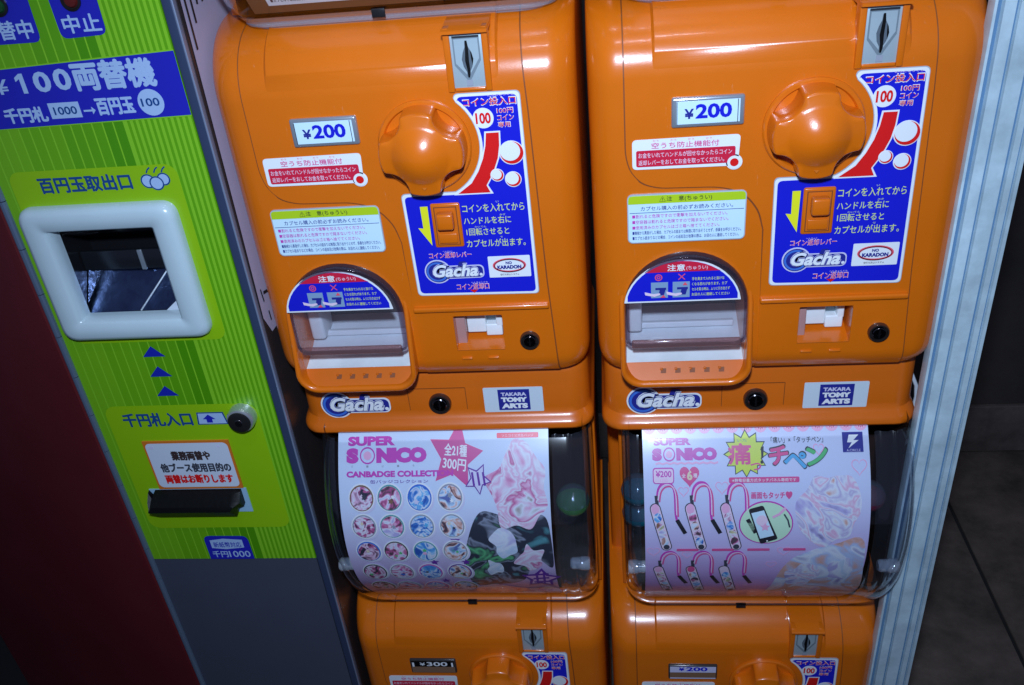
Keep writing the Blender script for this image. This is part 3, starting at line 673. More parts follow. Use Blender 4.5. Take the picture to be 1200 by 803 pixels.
# ---- display dome above the body
domeY = smooth_profile([(0.526, 0.112), (0.54, 0.094), (0.60, 0.038), (0.66, -0.010), (0.72, -0.052), (0.80, -0.098), (0.90, -0.135), (1.04, -0.152), (1.17, -0.136), (1.28, -0.090), (1.36, -0.040), (1.44, 0.03)])
domeW = smooth_profile([(0.526, 0.400), (0.54, 0.415), (0.57, 0.430), (0.62, 0.442), (0.70, 0.450), (0.80, 0.452), (1.44, 0.452)])
zd = [0.526, 0.533, 0.54, 0.555, 0.57, 0.595, 0.62, 0.65, 0.685]+[0.72+0.04*k for k in range(18)]
b = MB(); b.rings([plan_ring(0.352, domeW(z), domeY(z), 0.34, 0.085, z, 8) for z in zd], CLR, closed=False); dome = b.build("clear_dome", M0, sharp=80)
b = MB(); b.tube([(x, y-0.001, z) for x, y, z in plan_ring(0.352, domeW(0.54), domeY(0.54), 0.34, 0.085, 0.54, 8)], 0.0065, FROST, 8)
b.tube([(x, y-0.001, z) for x, y, z in plan_ring(0.352, domeW(0.526), domeY(0.526), 0.34, 0.085, 0.528, 8)], 0.004, FROST, 8); b.build("dome_lip", dome)
b = MB(); b.rings([plan_ring(0.352, domeW(z)+0.003, domeY(z)-0.003, 0.34, 0.085, z, 8) for z in (0.541, 0.553, 0.562)], FROST, closed=False); b.build("dome_band", dome)
b = MB(); b.box(0.30, 0.335, domeY(0.555)-0.012, domeY(0.555)-0.004, 0.543, 0.565, DMETAL, bev=0.002); b.build("dome_latch", dome)
EDGE = clear("fluted_clear_edge", tint=(0.80, 0.84, 0.90), rough=0.05, refl=1.5, base=0.015, bcol=(0.6, 0.7, 0.85))
for xa_, xb_ in ((-0.098, -0.046), (0.676, 0.800)):   # fluted clear side pieces
    b = MB(); rows = []; n_ = 40
    for z in [0.585+0.03*k for k in range(28)]:
        r_ = []
        for k in range(n_+1):
            x = xa_+(xb_-xa_)*k/n_; e = max(0.0, abs(x-0.352)-0.385); q = (x-xa_)/0.0165
            r_.append((x, domeY(z)+0.026+7*e*e*1.9+0.0048*abs(math.sin(math.pi*q*0.5+0.6*math.sin(q*1.7)))**1.5, z))
        rows.append(r_)
    b.rings(rows, EDGE, closed=False); b.build("fluted_edge", dome, sharp=80)
for sx in (-0.078, 0.770):
    s_ = 1 if sx < 0.3 else -1
    b = MB(); b.lathe(0, 0, [(0.001, 0), (0.020, 0), (0.024, 0.006), (0.024, 0.030), (0.021, 0.034), (0.021, 0.060), (0.016, 0.066), (0.001, 0.066)], MILK, n=20)
    b.v = [((y-0.012)*s_+sx, domeY(0.92)+0.048+x, 0.925+z) for x, y, z in b.v]
    b.build("dome_boss", dome)
# interior behind the dome, rear housing
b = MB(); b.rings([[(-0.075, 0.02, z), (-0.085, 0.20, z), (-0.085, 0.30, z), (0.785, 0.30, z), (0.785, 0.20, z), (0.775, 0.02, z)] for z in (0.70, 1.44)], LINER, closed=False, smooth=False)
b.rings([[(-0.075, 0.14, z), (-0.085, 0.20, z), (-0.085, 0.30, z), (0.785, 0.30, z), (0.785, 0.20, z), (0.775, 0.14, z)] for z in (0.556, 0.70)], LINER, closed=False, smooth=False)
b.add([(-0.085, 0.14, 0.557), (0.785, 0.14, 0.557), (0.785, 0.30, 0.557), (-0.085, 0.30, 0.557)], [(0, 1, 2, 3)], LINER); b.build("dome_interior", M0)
b = MB(); b.box(-0.150, 0.806, 0.375, 0.92, 0.53, 1.46, OR2, bev=0.02); b.build("rear_housing", M0)
for xa_, xb_ in ((-0.110, -0.088), (0.788, 0.810)):
    b = MB(); b.box(xa_, xb_, 0.18, 0.374, 0.552, 1.44, OR2, bev=0.004); b.build("side_rail", M0)
# ---- posters
postY = smooth_profile([(0.56, 0.108), (0.60, 0.072), (0.66, 0.024), (0.72, -0.018), (0.77, -0.050), (0.83, -0.082), (0.92, -0.112), (1.03, -0.125), (1.15, -0.108), (1.25, -0.066), (1.33, -0.012), (1.41, 0.055)])
pw = lambda x, y, z: (x, y+postY(z), z)
pcuts = [0.565+0.018*k for k in range(48)]
POSTER = mat("poster_paper", (0.62, 0.68, 0.80), 0.25, coat=0.3)
def gradient_paper(name, c1, c2, z0, z1):
    m = mat(name, c1, 0.3, coat=0.3); nt = m.node_tree; bsdf = nt.nodes["Principled BSDF"]
    tc = nt.nodes.new("ShaderNodeTexCoord"); sx = nt.nodes.new("ShaderNodeSeparateXYZ"); mr = nt.nodes.new("ShaderNodeMapRange"); mx = nt.nodes.new("ShaderNodeMix"); mx.data_type = 'RGBA'
    mr.inputs[1].default_value = z0*S; mr.inputs[2].default_value = z1*S; mx.inputs[6].default_value = (*c1, 1); mx.inputs[7].default_value = (*c2, 1)
    nt.links.new(tc.outputs["Object"], sx.inputs[0]); nt.links.new(sx.outputs[2], mr.inputs[0]); nt.links.new(mr.outputs[0], mx.inputs[0]); nt.links.new(mx.outputs[2], bsdf.inputs["Base Color"]); return m
PA = gradient_paper("poster_paper_pink", (0.56, 0.36, 0.62), (0.60, 0.69, 0.86), 0.80, 1.20)
PB = gradient_paper("poster_paper_mauve", (0.56, 0.29, 0.64), (0.60, 0.66, 0.86), 0.80, 1.25)
def spl(pts, n=6, closed=False):
    """smooth curve through the points"""
    out = []; N = len(pts)
    for i in range(N if closed else N-1):
        g = (lambda k: pts[k % N]) if closed else (lambda k: pts[max(0, min(N-1, k))])
        a, b, c, d = g(i-1), g(i), g(i+1), g(i+2)
        for k in range(n):
            t = k/n; out.append(tuple(0.5*(2*b[q]+(c[q]-a[q])*t+(2*a[q]-5*b[q]+4*c[q]-d[q])*t*t+(3*b[q]-a[q]-3*c[q]+d[q])*t**3) for q in (0, 1)))
    if not closed: out.append(tuple(pts[-1]))
    return out
def petal(cx, cz, ang, ln, wd, off=0.0):
    ca, sa = math.cos(math.radians(ang)), math.sin(math.radians(ang)); o = []
    for k in range(20):
        t = 2*math.pi*k/20; u = off+ln*0.5*(1-math.cos(t)); v = wd*0.5*math.sin(t)*(0.55+0.45*(u-off)/ln); o.append((cx+u*ca-v*sa, cz+u*sa+v*ca))
    return o
def splash(cx, cz, R, n, seed, rz=1.3, amp=0.22):
    rg = random.Random(seed); ks = [R*(1+rg.uniform(-amp, amp)*(1 if k % 2 else 1.2)) for k in range(n)]
    return spl([(cx+ks[k]*math.cos(2*math.pi*k/n), cz+ks[k]*rz*math.sin(2*math.pi*k/n)) for k in range(n)], 6, True)
def bloom(p, cx, cz, R, cols, L, n=9, core=None, seed=1):
    rg = random.Random(seed)
    for ring_ in range(3):
        for k in range(n):
            p.poly(petal(cx, cz, 360*k/n+ring_*22+rg.uniform(-7, 7), R*(1-0.24*ring_)*rg.uniform(0.9, 1.08), R*(0.55-0.1*ring_)), cols[(k+ring_*2) % len(cols)], L+ring_*2+(k % 2)*0.9+0.07*k)
    p.poly(circ(cx, cz, R*0.16, 20), core or CREAM, L+7.5)
_w, _p, _l, _pe, _pk = (0.72, 0.76, 0.84), (0.72, 0.42, 0.60), (0.46, 0.42, 0.70), (0.70, 0.40, 0.34), (0.55, 0.12, 0.30)
_c, _t, _g, _k, _b, _br = (0.035, 0.04, 0.06), (0.10, 0.30, 0.34), (0.12, 0.45, 0.20), (0.10, 0.06, 0.08), (0.06, 0.25, 0.66), (0.26, 0.13, 0.08)
MB1 = marble("marble_print_charcoal", [(0.30, _t), (0.38, _c), (0.47, _c), (0.51, (0.25, 0.28, 0.36)), (0.55, _c), (0.62, _g), (0.68, _c)], 24, 1.2)
MB2 = marble("marble_print_pink_white", [(0.28, _pk), (0.37, _p), (0.43, _w), (0.48, _p), (0.53, _w), (0.58, _pk), (0.62, _p), (0.68, _w), (0.76, _br)], 24, 1.6)
MB3 = marble("marble_print_pale", [(0.30, _l), (0.45, _w), (0.55, (0.5, 0.62, 0.78)), (0.62, _w), (0.68, _l)], 30, 1.0)
MB4 = marble("marble_print_silver_pink", [(0.26, (0.20, 0.18, 0.30)), (0.36, _l), (0.43, _w), (0.48, _p), (0.53, _w), (0.58, (0.50, 0.44, 0.66)), (0.64, _w), (0.70, _pe), (0.78, _br)], 24, 1.6, off=3.1)
MB5 = marble("marble_print_sky_peach", [(0.30, (0.30, 0.28, 0.50)), (0.40, _w), (0.46, (0.45, 0.55, 0.78)), (0.52, _pe), (0.58, (0.55, 0.34, 0.30)), (0.63, _w), (0.72, _l)], 20, 1.4, off=5.2)
BD = [marble("badge_print_%s" % n_, st, 62, 1.6, off=o_) for n_, st, o_ in (
    ("grey", [(0.34, _k), (0.42, _p), (0.50, _w), (0.56, _pk), (0.63, _c)], 1.0), ("blue", [(0.34, _b), (0.43, (0.2, 0.5, 0.8)), (0.49, _w), (0.55, _b), (0.62, (0.03, 0.10, 0.4))], 2.0),
    ("cream", [(0.34, _t), (0.42, (0.6, 0.5, 0.25)), (0.49, _w), (0.54, _p), (0.61, _br)], 3.0), ("pink", [(0.34, _l), (0.43, _w), (0.50, _p), (0.56, _pk), (0.63, _k)], 4.0), ("sky", [(0.34, (0.12, 0.16, 0.4)), (0.43, (0.4, 0.6, 0.8)), (0.50, _w), (0.56, _pe), (0.63, _k)], 5.0))]
def logo_title(p, x0, x1, zt, hs, zs1, hl, col):
    w_ = x1-x0
    p.text("SUPER", x0+0.006, x0+w_*0.61, zt, zt+hs, col, 3, 0.06)
    p.text("S", x0, x0+w_*0.155, zs1, zs1+hl, col, 3, 0.09)
    p.ring(x0+w_*0.265, zs1+hl*0.5, w_*0.095, 0.004, col, 3, n=22, rz=hl*0.56); p.poly(circ(x0+w_*0.265, zs1+hl*0.5, w_*0.05, 16, hl*0.28), PINK, 3)
    p.text("NICO", x0+w_*0.375, x1, zs1, zs1+hl, col, 3, 0.09)
def poster_badges(parent):
    p = Print(0, 0.003, 0.0009); X0, X1 = -0.038, 0.664
    p.rect(X0, X1, 0.585, 1.405, PA, 0)
    # abstract marbled colour fields (plain stand-in for the artwork)
    p.poly(spl([(0.375, 0.80), (0.360, 0.95), (0.385, 1.08), (0.43, 1.17), (0.50, 1.16), (0.57, 1.13), (0.635, 1.16), (0.658, 1.10), (0.657, 0.93), (0.60, 0.98), (0.55, 0.84), (0.46, 0.80)], 8, True), MB1, 1)
    p.poly([(min(x, 0.658), z) for x, z in splash(0.560, 1.245, 0.098, 15, 3, 1.25, 0.20)], MB2, 2)
    p.poly(splash(0.500, 1.05, 0.040, 11, 5, 1.3, 0.3), MB3, 2); p.poly(splash(0.585, 0.98, 0.045, 11, 8, 1.4, 0.3), MB2, 2.3); p.poly(splash(0.46, 0.93, 0.030, 9, 9, 1.4, 0.3), MB3, 2.2)
    p.poly(spl([(0.36, 0.745), (0.45, 0.80), (0.55, 0.74), (0.64, 0.77), (0.66, 0.66), (0.50, 0.63), (0.38, 0.66)], 8, True), MB2, 2)
    p.poly(star(0.430, 1.275, 0.046, 0.024, 5, 62), PUR, 7); p.poly(star(0.430, 1.275, 0.040, 0.020, 5, 62), LAV, 8)
    for q in range(3): p.poly(band([(0.412+0.018*q, 1.295), (0.418+0.018*q, 1.258)], 0.007), PUR, 9)
    p.poly(star(0.612, 0.86, 0.072, 0.040, 5, 85), PUR, 7); p.poly(star(0.612, 0.86, 0.056, 0.028, 5, 85), PINK, 8)
    for q in range(3): p.poly(band([(0.585, 0.835+0.028*q), (0.640, 0.842+0.028*q)], 0.011), PUR, 9)
    for q in range(2): p.poly(band([(0.600+0.024*q, 0.905), (0.597+0.024*q, 0.820)], 0.008), PUR, 9.4)
    logo_title(p, -0.010, 0.262, 1.365, 0.024, 1.320, 0.040, MAG)
    for k, t in enumerate("すーぱーそ"): p.text(t, 0.006+0.052*k, 0.013+0.052*k, 1.309, 1.315, GREYP, 3, 0.0)
    p.text("CANBADGE COLLECTION", -0.010, 0.350, 1.283, 1.300, MAG, 4, 0.055); p.text("缶バッジコレクション", 0.070, 0.265, 1.265, 1.275, PUR, 3, 0.02)
    p.poly(star(0.357, 1.334, 0.094, 0.047, 5, 80), HOTP, 2); p.poly(star(0.357, 1.334, 0.089, 0.044, 5, 80), mat("rose_print", (0.62, 0.09, 0.30), 0.35), 3)
    p.text("全21種", 0.322, 0.396, 1.336, 1.366, WH, 5, 0.05, rot=-4); p.text("300円", 0.316, 0.392, 1.300, 1.330, WH, 5, 0.05, rot=-7)
    p.poly(rrect(0.495, 0.632, 1.378, 1.391, 0.003), PINKRED, 3); p.text("ソニコミ公式缶バッジ", 0.512, 0.615, 1.381, 1.388, LPINK, 4, 0.0)
    rnd = random.Random(4); pal = [LPINK, LAV, CYAN, MIDB, CREAM, PINK, TEALP, WH, GREYP, GRNP, BRNP, SKY, DGREY, PUR, HOTP]
    looks = [(GREYP, BRNP, LPINK), (CREAM, TEALP, WH), (MIDB, MIDB, CYAN), (LPINK, GREYP, WH), (SKY, GREYP, LPINK), (CREAM, TEALP, LPINK), (SKY, GREYP, WH), (SKY, GREYP, CREAM), (CYAN, MIDB, LPINK), (CREAM, DGREY, GRNP), (LAV, TEALP, PINK), (LPINK, GREYP, GRNP), (GREYP, DGREY, HOTP), (LAV, GREYP, MAG), (PINK, MAG, DGREY), (LAV, PUR, DGREY), (BRNP, BRNP, CREAM), (LAV, GREYP, LPINK), (PINK, HOTP, LPINK), (CREAM, BRNP, BRNP)]
    for r, zc in enumerate((1.222, 1.126, 1.022, 0.908, 0.785)):
        for c in range(4):
            cx = (0.038, 0.133, 0.234, 0.336)[c]; R = 0.0405; RZ = 0.0405*(1+0.06*r)
            bgc, rimc, mc = looks[r*4+c]
            p.poly(circ(cx+0.005, zc-0.006, R+0.004, 22, RZ+0.004), LAV, 3); p.poly(circ(cx, zc, R+0.004, 26, RZ+0.004), WH, 4)
            p.poly(circ(cx, zc, R, 26, RZ), rimc, 5); p.poly(circ(cx, zc, R-0.004, 26, RZ-0.004), bgc, 6)
            p.poly(circ(cx, zc, R-0.004, 24, RZ-0.004), BD[(r*4+c*3+r) % 5], 7)
            for q in range(2):
                a = rnd.uniform(0, 6.28); d_ = rnd.uniform(0.006, 0.018); rr = rnd.uniform(0.006, 0.011)
                p.poly(star(cx+d_*math.cos(a), zc+d_*math.sin(a), rr, rr*0.55, 5, rnd.uniform(0, 90)), mc if q < 1 else rnd.choice(pal), 8+q)
    for cx, cz in ((0.34, 1.068), (0.255, 0.965), (0.365, 0.965), (0.275, 0.84)): p.poly(star(cx, cz, 0.018, 0.008, 5), PUR, 3)
    return p.build("display_card", parent, warp=pw, cuts=pcuts, label="white poster card of round badges with a pink star")
def poster_straps(parent):
    p = Print(0, 0.003, 0.0009); X0, X1 = -0.034, 0.663
    p.rect(X0, X1, 0.585, 1.410, PB, 0)
    for k in range(16):
        cx = X0+0.022+0.0435*k; p.poly(circ(cx, 1.408, 0.022, 13, 0.022, 180, 360), PINK, 1); p.poly(circ(cx, 1.408, 0.016, 11, 0.015, 180, 360), LPINK, 2)
        for a in (210, 240, 270, 300, 330): p.poly(circ(cx+0.011*math.cos(math.radians(a)), 1.406+0.010*math.sin(math.radians(a)), 0.0022, 6), HOTP, 3)
    logo_title(p, -0.005, 0.198, 1.360, 0.018, 1.322, 0.032, MAG)
    p.poly(band([(0.005+0.0115*k, 1.314+0.003*(k % 2)) for k in range(18)], 0.005), PINK, 3)
    p.poly(rrect(-0.005, 0.062, 1.262, 1.305, 0.009), MAG, 3); p.poly(rrect(-0.002, 0.059, 1.265, 1.302, 0.007), LPINK, 4); p.text("¥200", 0.004, 0.054, 1.281, 1.298, MAG, 5, 0.025); p.text("1回", 0.018, 0.040, 1.268, 1.277, PINK, 5, 0.0)
    p.poly(heart(0.110, 1.284, 0.031), HOTP, 4); p.text("6", 0.102, 0.119, 1.272, 1.298, CREAM, 5, 0.05); p.text("全", 0.086, 0.098, 1.279, 1.290, WH, 5, 0.02); p.text("種", 0.122, 0.134, 1.279, 1.290, WH, 5, 0.02)
    p.poly([(x, 1.336+(z-1.336)*0.86) for x, z in star(0.287, 1.336, 0.070, 0.050, 12, 90)], DGREY, 3); p.poly([(x, 1.336+(z-1.336)*0.86) for x, z in star(0.287, 1.336, 0.065, 0.046, 12, 90)], mat("lime_flash_print", (0.62, 0.74, 0.10), 0.35), 4)
    p.text("痛", 0.233, 0.302, 1.312, 1.362, HOTP, 5, 0.07); p.text("っ", 0.300, 0.332, 1.296, 1.314, HOTP, 5, 0.05); p.poly([(0.334, 1.353), (0.343, 1.355), (0.340, 1.326), (0.334, 1.326)], BLK, 5); p.poly(circ(0.335, 1.316, 0.0045, 10), BLK, 5)
    p.text("いた", 0.262, 0.292, 1.367, 1.373, TEALP, 5, 0.01)
    p.text("「痛い」×「タッチペン」", 0.366, 0.525, 1.361, 1.376, DGREY, 3, 0.03)
    for t, x0, x1, z0, z1, m_, r_ in (("チ", 0.360, 0.415, 1.311, 1.352, HOTP, 6), ("ペ", 0.405, 0.470, 1.302, 1.338, CYAN, -4), ("ン", 0.473, 0.535, 1.310, 1.351, GRNP, 8)):
        p.text(t, x0-0.002, x1+0.002, z0-0.002, z1+0.002, DGREY, 3, 0.16, rot=r_); p.text(t, x0, x1, z0, z1, m_, 4, 0.11, rot=r_)
    p.rect(0.583, 0.645, 1.336, 1.384, NAVY, 3); p.poly([(0.603, 1.378), (0.632, 1.378), (0.616, 1.365), (0.632, 1.365), (0.600, 1.346), (0.611, 1.360), (0.597, 1.360)], WH, 4); p.text("A.CIRCLE", 0.594, 0.636, 1.338, 1.344, LAV, 4, 0.0)
    p.poly(rrect(0.232, 0.448, 1.262, 1.277, 0.004), HOTP, 3); p.text("※静電容量方式タッチパネル専用です", 0.242, 0.438, 1.265, 1.274, WH, 4, 0.01)
    def strap_pen(x, z, k, hs=1.0):
        Z = lambda v: z+v*hs
        loop = spl([(x+0.004, Z(0.168)), (x+0.010, Z(0.198)), (x+0.026, Z(0.213)), (x+0.048, Z(0.210)), (x+0.060, Z(0.185)), (x+0.062, Z(0.120)), (x+0.068, Z(0.090))], 4)
        p.poly(band(loop, 0.0075), MAG, 3); p.poly(band([(a+0.008, b_-0.010) for a, b_ in loop[:-4]], 0.005), HOTP, 3); p.poly(band([(a+0.003, b_-0.004) for a, b_ in loop[:-4]], 0.003), LPINK, 4)
        p.poly(band([(x+0.066, Z(0.100)), (x+0.092, Z(0.050))], 0.013), BLK, 4)
        p.poly(band([(x+0.002, Z(0.178)), (x+0.004, Z(0.150))], 0.011), DGREY, 4)
        ax, az, bx, bz = x-0.002, Z(0.138), x+0.032, z
        dl = math.hypot(bx-ax, bz-az)
        def caps(r, n=10):
            ang = math.degrees(math.atan2(bz-az, bx-ax)); return circ(ax, az, r, n, a0=ang+90, a1=ang+270)+circ(bx, bz, r, n, a0=ang-90, a1=ang+90)
        p.poly(caps(0.0175), DGREY, 5); p.poly(caps(0.0145), LPINK, 6)
        ux, uz = (bx-ax)/dl, (bz-az)/dl
        for q, m_ in enumerate(([PINK, CREAM, WH, LAV, BRNP], [PINK, MIDB, LPINK, SKY, CYAN], [PINK, PINK, WH, LPINK, GREYP], [PINK, DGREY, CREAM, GREYP, DGREY], [HOTP, LAV, GREYP, BRNP, CREAM], [LPINK, TEALP, CREAM, GREYP, BRNP])[k % 6]):
            c0 = (ax+ux*dl*0.21*q, az+uz*dl*0.21*q); p.poly(circ(c0[0], c0[1], 0.0125, 12, 0.0165), m_ if q in (0,) else BD[(k*2+q) % 5], 7+q*0.3)
        p.poly(circ(bx, bz, 0.010, 12), DGREY, 9)
    for k in range(3): strap_pen(0.002+0.110*k, 1.055, k, 0.98)
    for k in range(3): strap_pen(0.010+0.106*k, 0.790, k+3, 1.12)
    for k in range(4): p.poly(rrect(0.066+0.112*k, 0.136+0.112*k, 1.034, 1.044, 0.003), HOTP, 5)
    p.text("画面もタッチ♥", 0.300, 0.425, 1.215, 1.236, HOTP, 3, 0.06)
    p.poly(circ(0.345, 1.136, 0.084, 36, 0.074), MAG, 3); p.poly(circ(0.345, 1.136, 0.080, 36, 0.070), mat("pale_mint_print", (0.55, 0.80, 0.55), 0.35), 4)
    p.poly(rounded([(0.290, 1.186), (0.336, 1.198), (0.384, 1.082), (0.330, 1.062)], 0.008), BLK, 5); p.poly([(0.299, 1.174), (0.338, 1.183), (0.371, 1.096), (0.328, 1.084)], SKY, 6)
    p.poly(circ(0.332, 1.150, 0.018, 16), LPINK, 7); p.poly(star(0.342, 1.128, 0.016, 0.008, 5), PINK, 8); p.poly(circ(0.350, 1.076, 0.003, 8), WH, 7)
    p.poly(band([(0.365, 1.160), (0.385, 1.170), (0.405, 1.190)], 0.008), PINK, 6); p.poly(band([(0.400, 1.170), (0.412, 1.150), (0.418, 1.125)], 0.005), DGREY, 6)
    for cx, cz, s_ in ((0.090, 1.240, 0.017), (0.210, 1.250, 0.021), (0.630, 1.300, 0.024), (0.510, 1.345, 0.017), (-0.008, 1.030, 0.022), (0.100, 1.015, 0.018), (0.405, 1.030, 0.022), (0.370, 0.965, 0.018)):
        hp = heart(cx, cz, s_); p.outline(hp, 0.003, PINK, 2)
    # abstract marbled colour fields (plain stand-in for the artwork)
    p.poly(spl([(0.395, 0.66), (0.39, 0.86), (0.425, 0.98), (0.49, 1.03), (0.57, 1.06), (0.64, 1.08), (0.659, 0.98), (0.655, 0.66)], 8, True)[:-4], MB5, 1)
    p.poly([(min(x, 0.656), z) for x, z in splash(0.540, 1.175, 0.095, 15, 12, 1.3, 0.18)], MB4, 2)
    p.poly(splash(0.47, 0.90, 0.050, 11, 6, 1.5, 0.25), MB4, 2); p.poly(splash(0.59, 0.93, 0.045, 11, 7, 1.5, 0.25), MB3, 2.2)
    return p.build("display_card", parent, warp=pw, cuts=pcuts, label="pale pink poster card of strap pens with a lime flash")
def poster_plain(parent, kind):
    p = Print(0.03, 0.003, 0.0011)
    p.rect(-0.03, 0.66, 0.560, 1.41, mat("brown_card", (0.16, 0.075, 0.035), 0.4) if kind == 0 else mat("red_card", (0.45, 0.02, 0.03), 0.4), 0)
    if kind == 0:
        p.rect(0.02, 0.34, 0.582, 0.80, WH, 1)
        for k, (t, x1) in enumerate((("■対象年齢15才以上", 0.30), ("・本製品には小部品が含まれています。誤って飲み込む危険があります。", 0.44), ("■カプセルや袋は開封後すぐに捨ててください。お子様の手の届かない所へ。", 0.45))): p.text(t, 0.032, x1-0.12, 0.624-0.016*k, 0.635-0.016*k, DGREY, 2, 0.03)
    else: p.rect(-0.02, 0.60, 0.60, 0.63, WH, 1)
    return p.build("display_card", parent, warp=pw, cuts=pcuts)
# small labels on the dome lip of the upper left machine come with every copy
M1 = dup(M0, (1, -0.017, 0), "upper orange capsule machine next to the white post, its ¥200 plate under a bright streak", skip=("price_plate",))
M2 = dup(M0, (0, 0, -2.17), "lower orange capsule machine with the poster of round badges in its dome", skip=("price_plate",))
M3 = dup(M0, (1, -0.017, -2.17), "lower orange capsule machine with the poster of strap pens in its dome", skip=("price_plate",))
for m_, md in ((M1, 'blue'), (M2, 'black'), (M3, 'mauve')): price_plate(m_, md)
poster_plain(M0, 0); poster_plain(M1, 1); poster_badges(M2); poster_straps(M3)

# capsules seen through the dark ends of the domes
def capsule(x, y, z, mtop, label, r=0.062):
    t = thing("toy_capsule", label, "toy capsule", (x, y, z), "toy capsules inside the display domes")
    for nm, a0, a1, m_ in (("upper_shell", 0, 90, clear("clear_capsule_shell", tint=(0.6, 0.66, 0.72), base=0.07)), ("lower_shell", -90, 0, mtop)):
        b = MB(); rs = []
        for k in range(9):
            a = math.radians(a0+(a1-a0)*k/8); rr = r*math.cos(a)+(0.001 if nm == 'lower_shell' else 0)
            rs.append([(rr*math.cos(q), rr*math.sin(q), r*math.sin(a)) for q in [2*math.pi*j/24 for j in range(24)]])
        b.rings(rs, m_); b.build(nm, t)
TEAL = mat("teal_capsule_plastic", (0.01, 0.15, 0.20), 0.15, coat=0.5); LG = mat("green_capsule_plastic", (0.06, 0.26, 0.04), 0.15, coat=0.5)
WHC = mat("white_capsule_plastic", (0.70, 0.72, 0.74), 0.2, coat=0.4); PKC = mat("dark_pink_capsule_plastic", (0.16, 0.012, 0.04), 0.15, coat=0.5)
capsule(0.728, 0.060, -2.17+1.075, LG, "green capsule in the right end of the badge poster dome", 0.058)
capsule(0.950, 0.070, -2.19+1.130, TEAL, "upper teal capsule in the left end of the strap pen poster dome", 0.056)
capsule(0.952, 0.085, -2.19+1.015, TEAL, "lower teal capsule in the left end of the strap pen poster dome", 0.056)
capsule(1.718, 0.080, -2.19+1.080, PKC, "dark pink capsule in the right end of the strap pen poster dome", 0.054)

# ================================================================== MONEY CHANGER
GP = -0.0012
C0 = thing("money_changer", "tall green and blue banknote changer with white coin tray, standing left of the orange machines", "change machine", (-0.52, 0, FZ))
DZ = -FZ; DX = 0.52
def cx_(p): return p  # local frame is shifted by the empty; shift shapes when building
class LMB(MB):
    def mesh(s, name, sharp=35):
        s.v = [(x+DX, y, z+DZ) for x, y, z in s.v]; return MB.mesh(s, name, sharp)
shiftw = lambda x, y, z: (x+DX, y, z+DZ)
CAB = mat("slate_painted_steel", (0.062, 0.070, 0.100), 0.30, coat=0.25, bump=0.06, bscale=420, var=0.08, vscale=6)
SIDE = mat("dark_side_steel", (0.060, 0.050, 0.052), 0.22, metal=0.55, var=0.15, vscale=5)
XL, XR = -0.838, -0.176
b = LMB(); b.box(XL, XR, 0.012, 1.3, FZ, 1.30, SIDE, bev=0.004); cabinet = b.build("cabinet", C0)
b = LMB(); b.box(XL, -0.214, 0.0, 0.012, -3.15, -1.309, CAB); b.build("lower_door", C0)
b = LMB(); b.box(-0.212, -0.185, -0.001, 0.011, -3.2, 1.25, mat("navy_frame_steel", (0.045, 0.065, 0.13), 0.3, metal=0.3), bev=0.003); b.box(-0.183, -0.177, -0.010, 0.011, -3.2, 1.25, mat("frame_edge_steel", (0.25, 0.30, 0.42), 0.3, metal=0.4), bev=0.002); b.build("door_frame", C0)
# green printed panel
G_A = mat("panel_green", (0.115, 0.36, 0.005), 0.28, coat=0.3); G_B = mat("panel_light_green", (0.22, 0.52, 0.020), 0.28, coat=0.3)
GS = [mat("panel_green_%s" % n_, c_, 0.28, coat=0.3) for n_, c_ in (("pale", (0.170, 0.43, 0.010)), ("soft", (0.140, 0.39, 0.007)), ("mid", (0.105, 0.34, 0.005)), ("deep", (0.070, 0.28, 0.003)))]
YG = mat("panel_yellow_green", (0.27, 0.50, 0.006), 0.28, coat=0.3)
p = Print(-0.0015, 0.012, 0.0008)
p.rect(XL+0.004, -0.2135, -1.306, 1.25, G_A, 0)
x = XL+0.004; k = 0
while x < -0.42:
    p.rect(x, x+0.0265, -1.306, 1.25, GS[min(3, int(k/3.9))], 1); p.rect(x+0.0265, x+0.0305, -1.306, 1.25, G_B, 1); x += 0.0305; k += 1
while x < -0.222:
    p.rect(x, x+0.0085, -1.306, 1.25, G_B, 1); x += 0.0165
p.poly(rrect(-0.800, -0.300, -0.36, 0.213, 0.035), YG, 2)
p.poly(rrect(-0.795, -0.272, -1.150, -0.606, 0.04), YG, 2)
DB = mat("changer_navy_print", (0.010, 0.060, 0.22), 0.35); CB = mat("changer_blue_print", (0.016, 0.018, 0.40), 0.3, coat=0.3); LB = mat("changer_pale_print", (0.36, 0.50, 0.74), 0.35)
p.poly([(XL+0.004, 0.334), (-0.2135, 0.342), (-0.2135, 0.519), (XL+0.004, 0.495)], G_B, 2); p.poly([(XL+0.004, 0.337), (-0.2135, 0.346), (-0.2135, 0.515), (XL+0.004, 0.492)], CB, 3)
p.poly(rounded([(-0.504, 0.80), (-0.500, 0.563), (-0.376, 0.567), (-0.372, 0.80)], [0, 0.02, 0.02, 0]), CB, 2)
p.poly(rounded([(-0.72, 0.80), (-0.72, 0.560), (-0.558, 0.560), (-0.553, 0.80)], [0, 0.02, 0.02, 0]), CB, 2)
p.text("中止", -0.485, -0.385, 0.576, 0.620, LB, 3, 0.05); p.text("両替中", -0.715, -0.570, 0.571, 0.617, LB, 3, 0.05)
p.text("¥", -0.742, -0.694, 0.432, 0.472, LB, 4, 0.008); p.poly([(-0.657, 0.431), (-0.644, 0.431), (-0.644, 0.484), (-0.654, 0.484), (-0.669, 0.474), (-0.669, 0.463), (-0.657, 0.470)], LB, 4); p.text("0", -0.620, -0.572, 0.431, 0.486, LB, 4, 0.035); p.text("0", -0.562, -0.514, 0.433, 0.490, LB, 4, 0.035); p.text("両替機", -0.505, -0.282, 0.430, 0.502, LB, 4, 0.085)
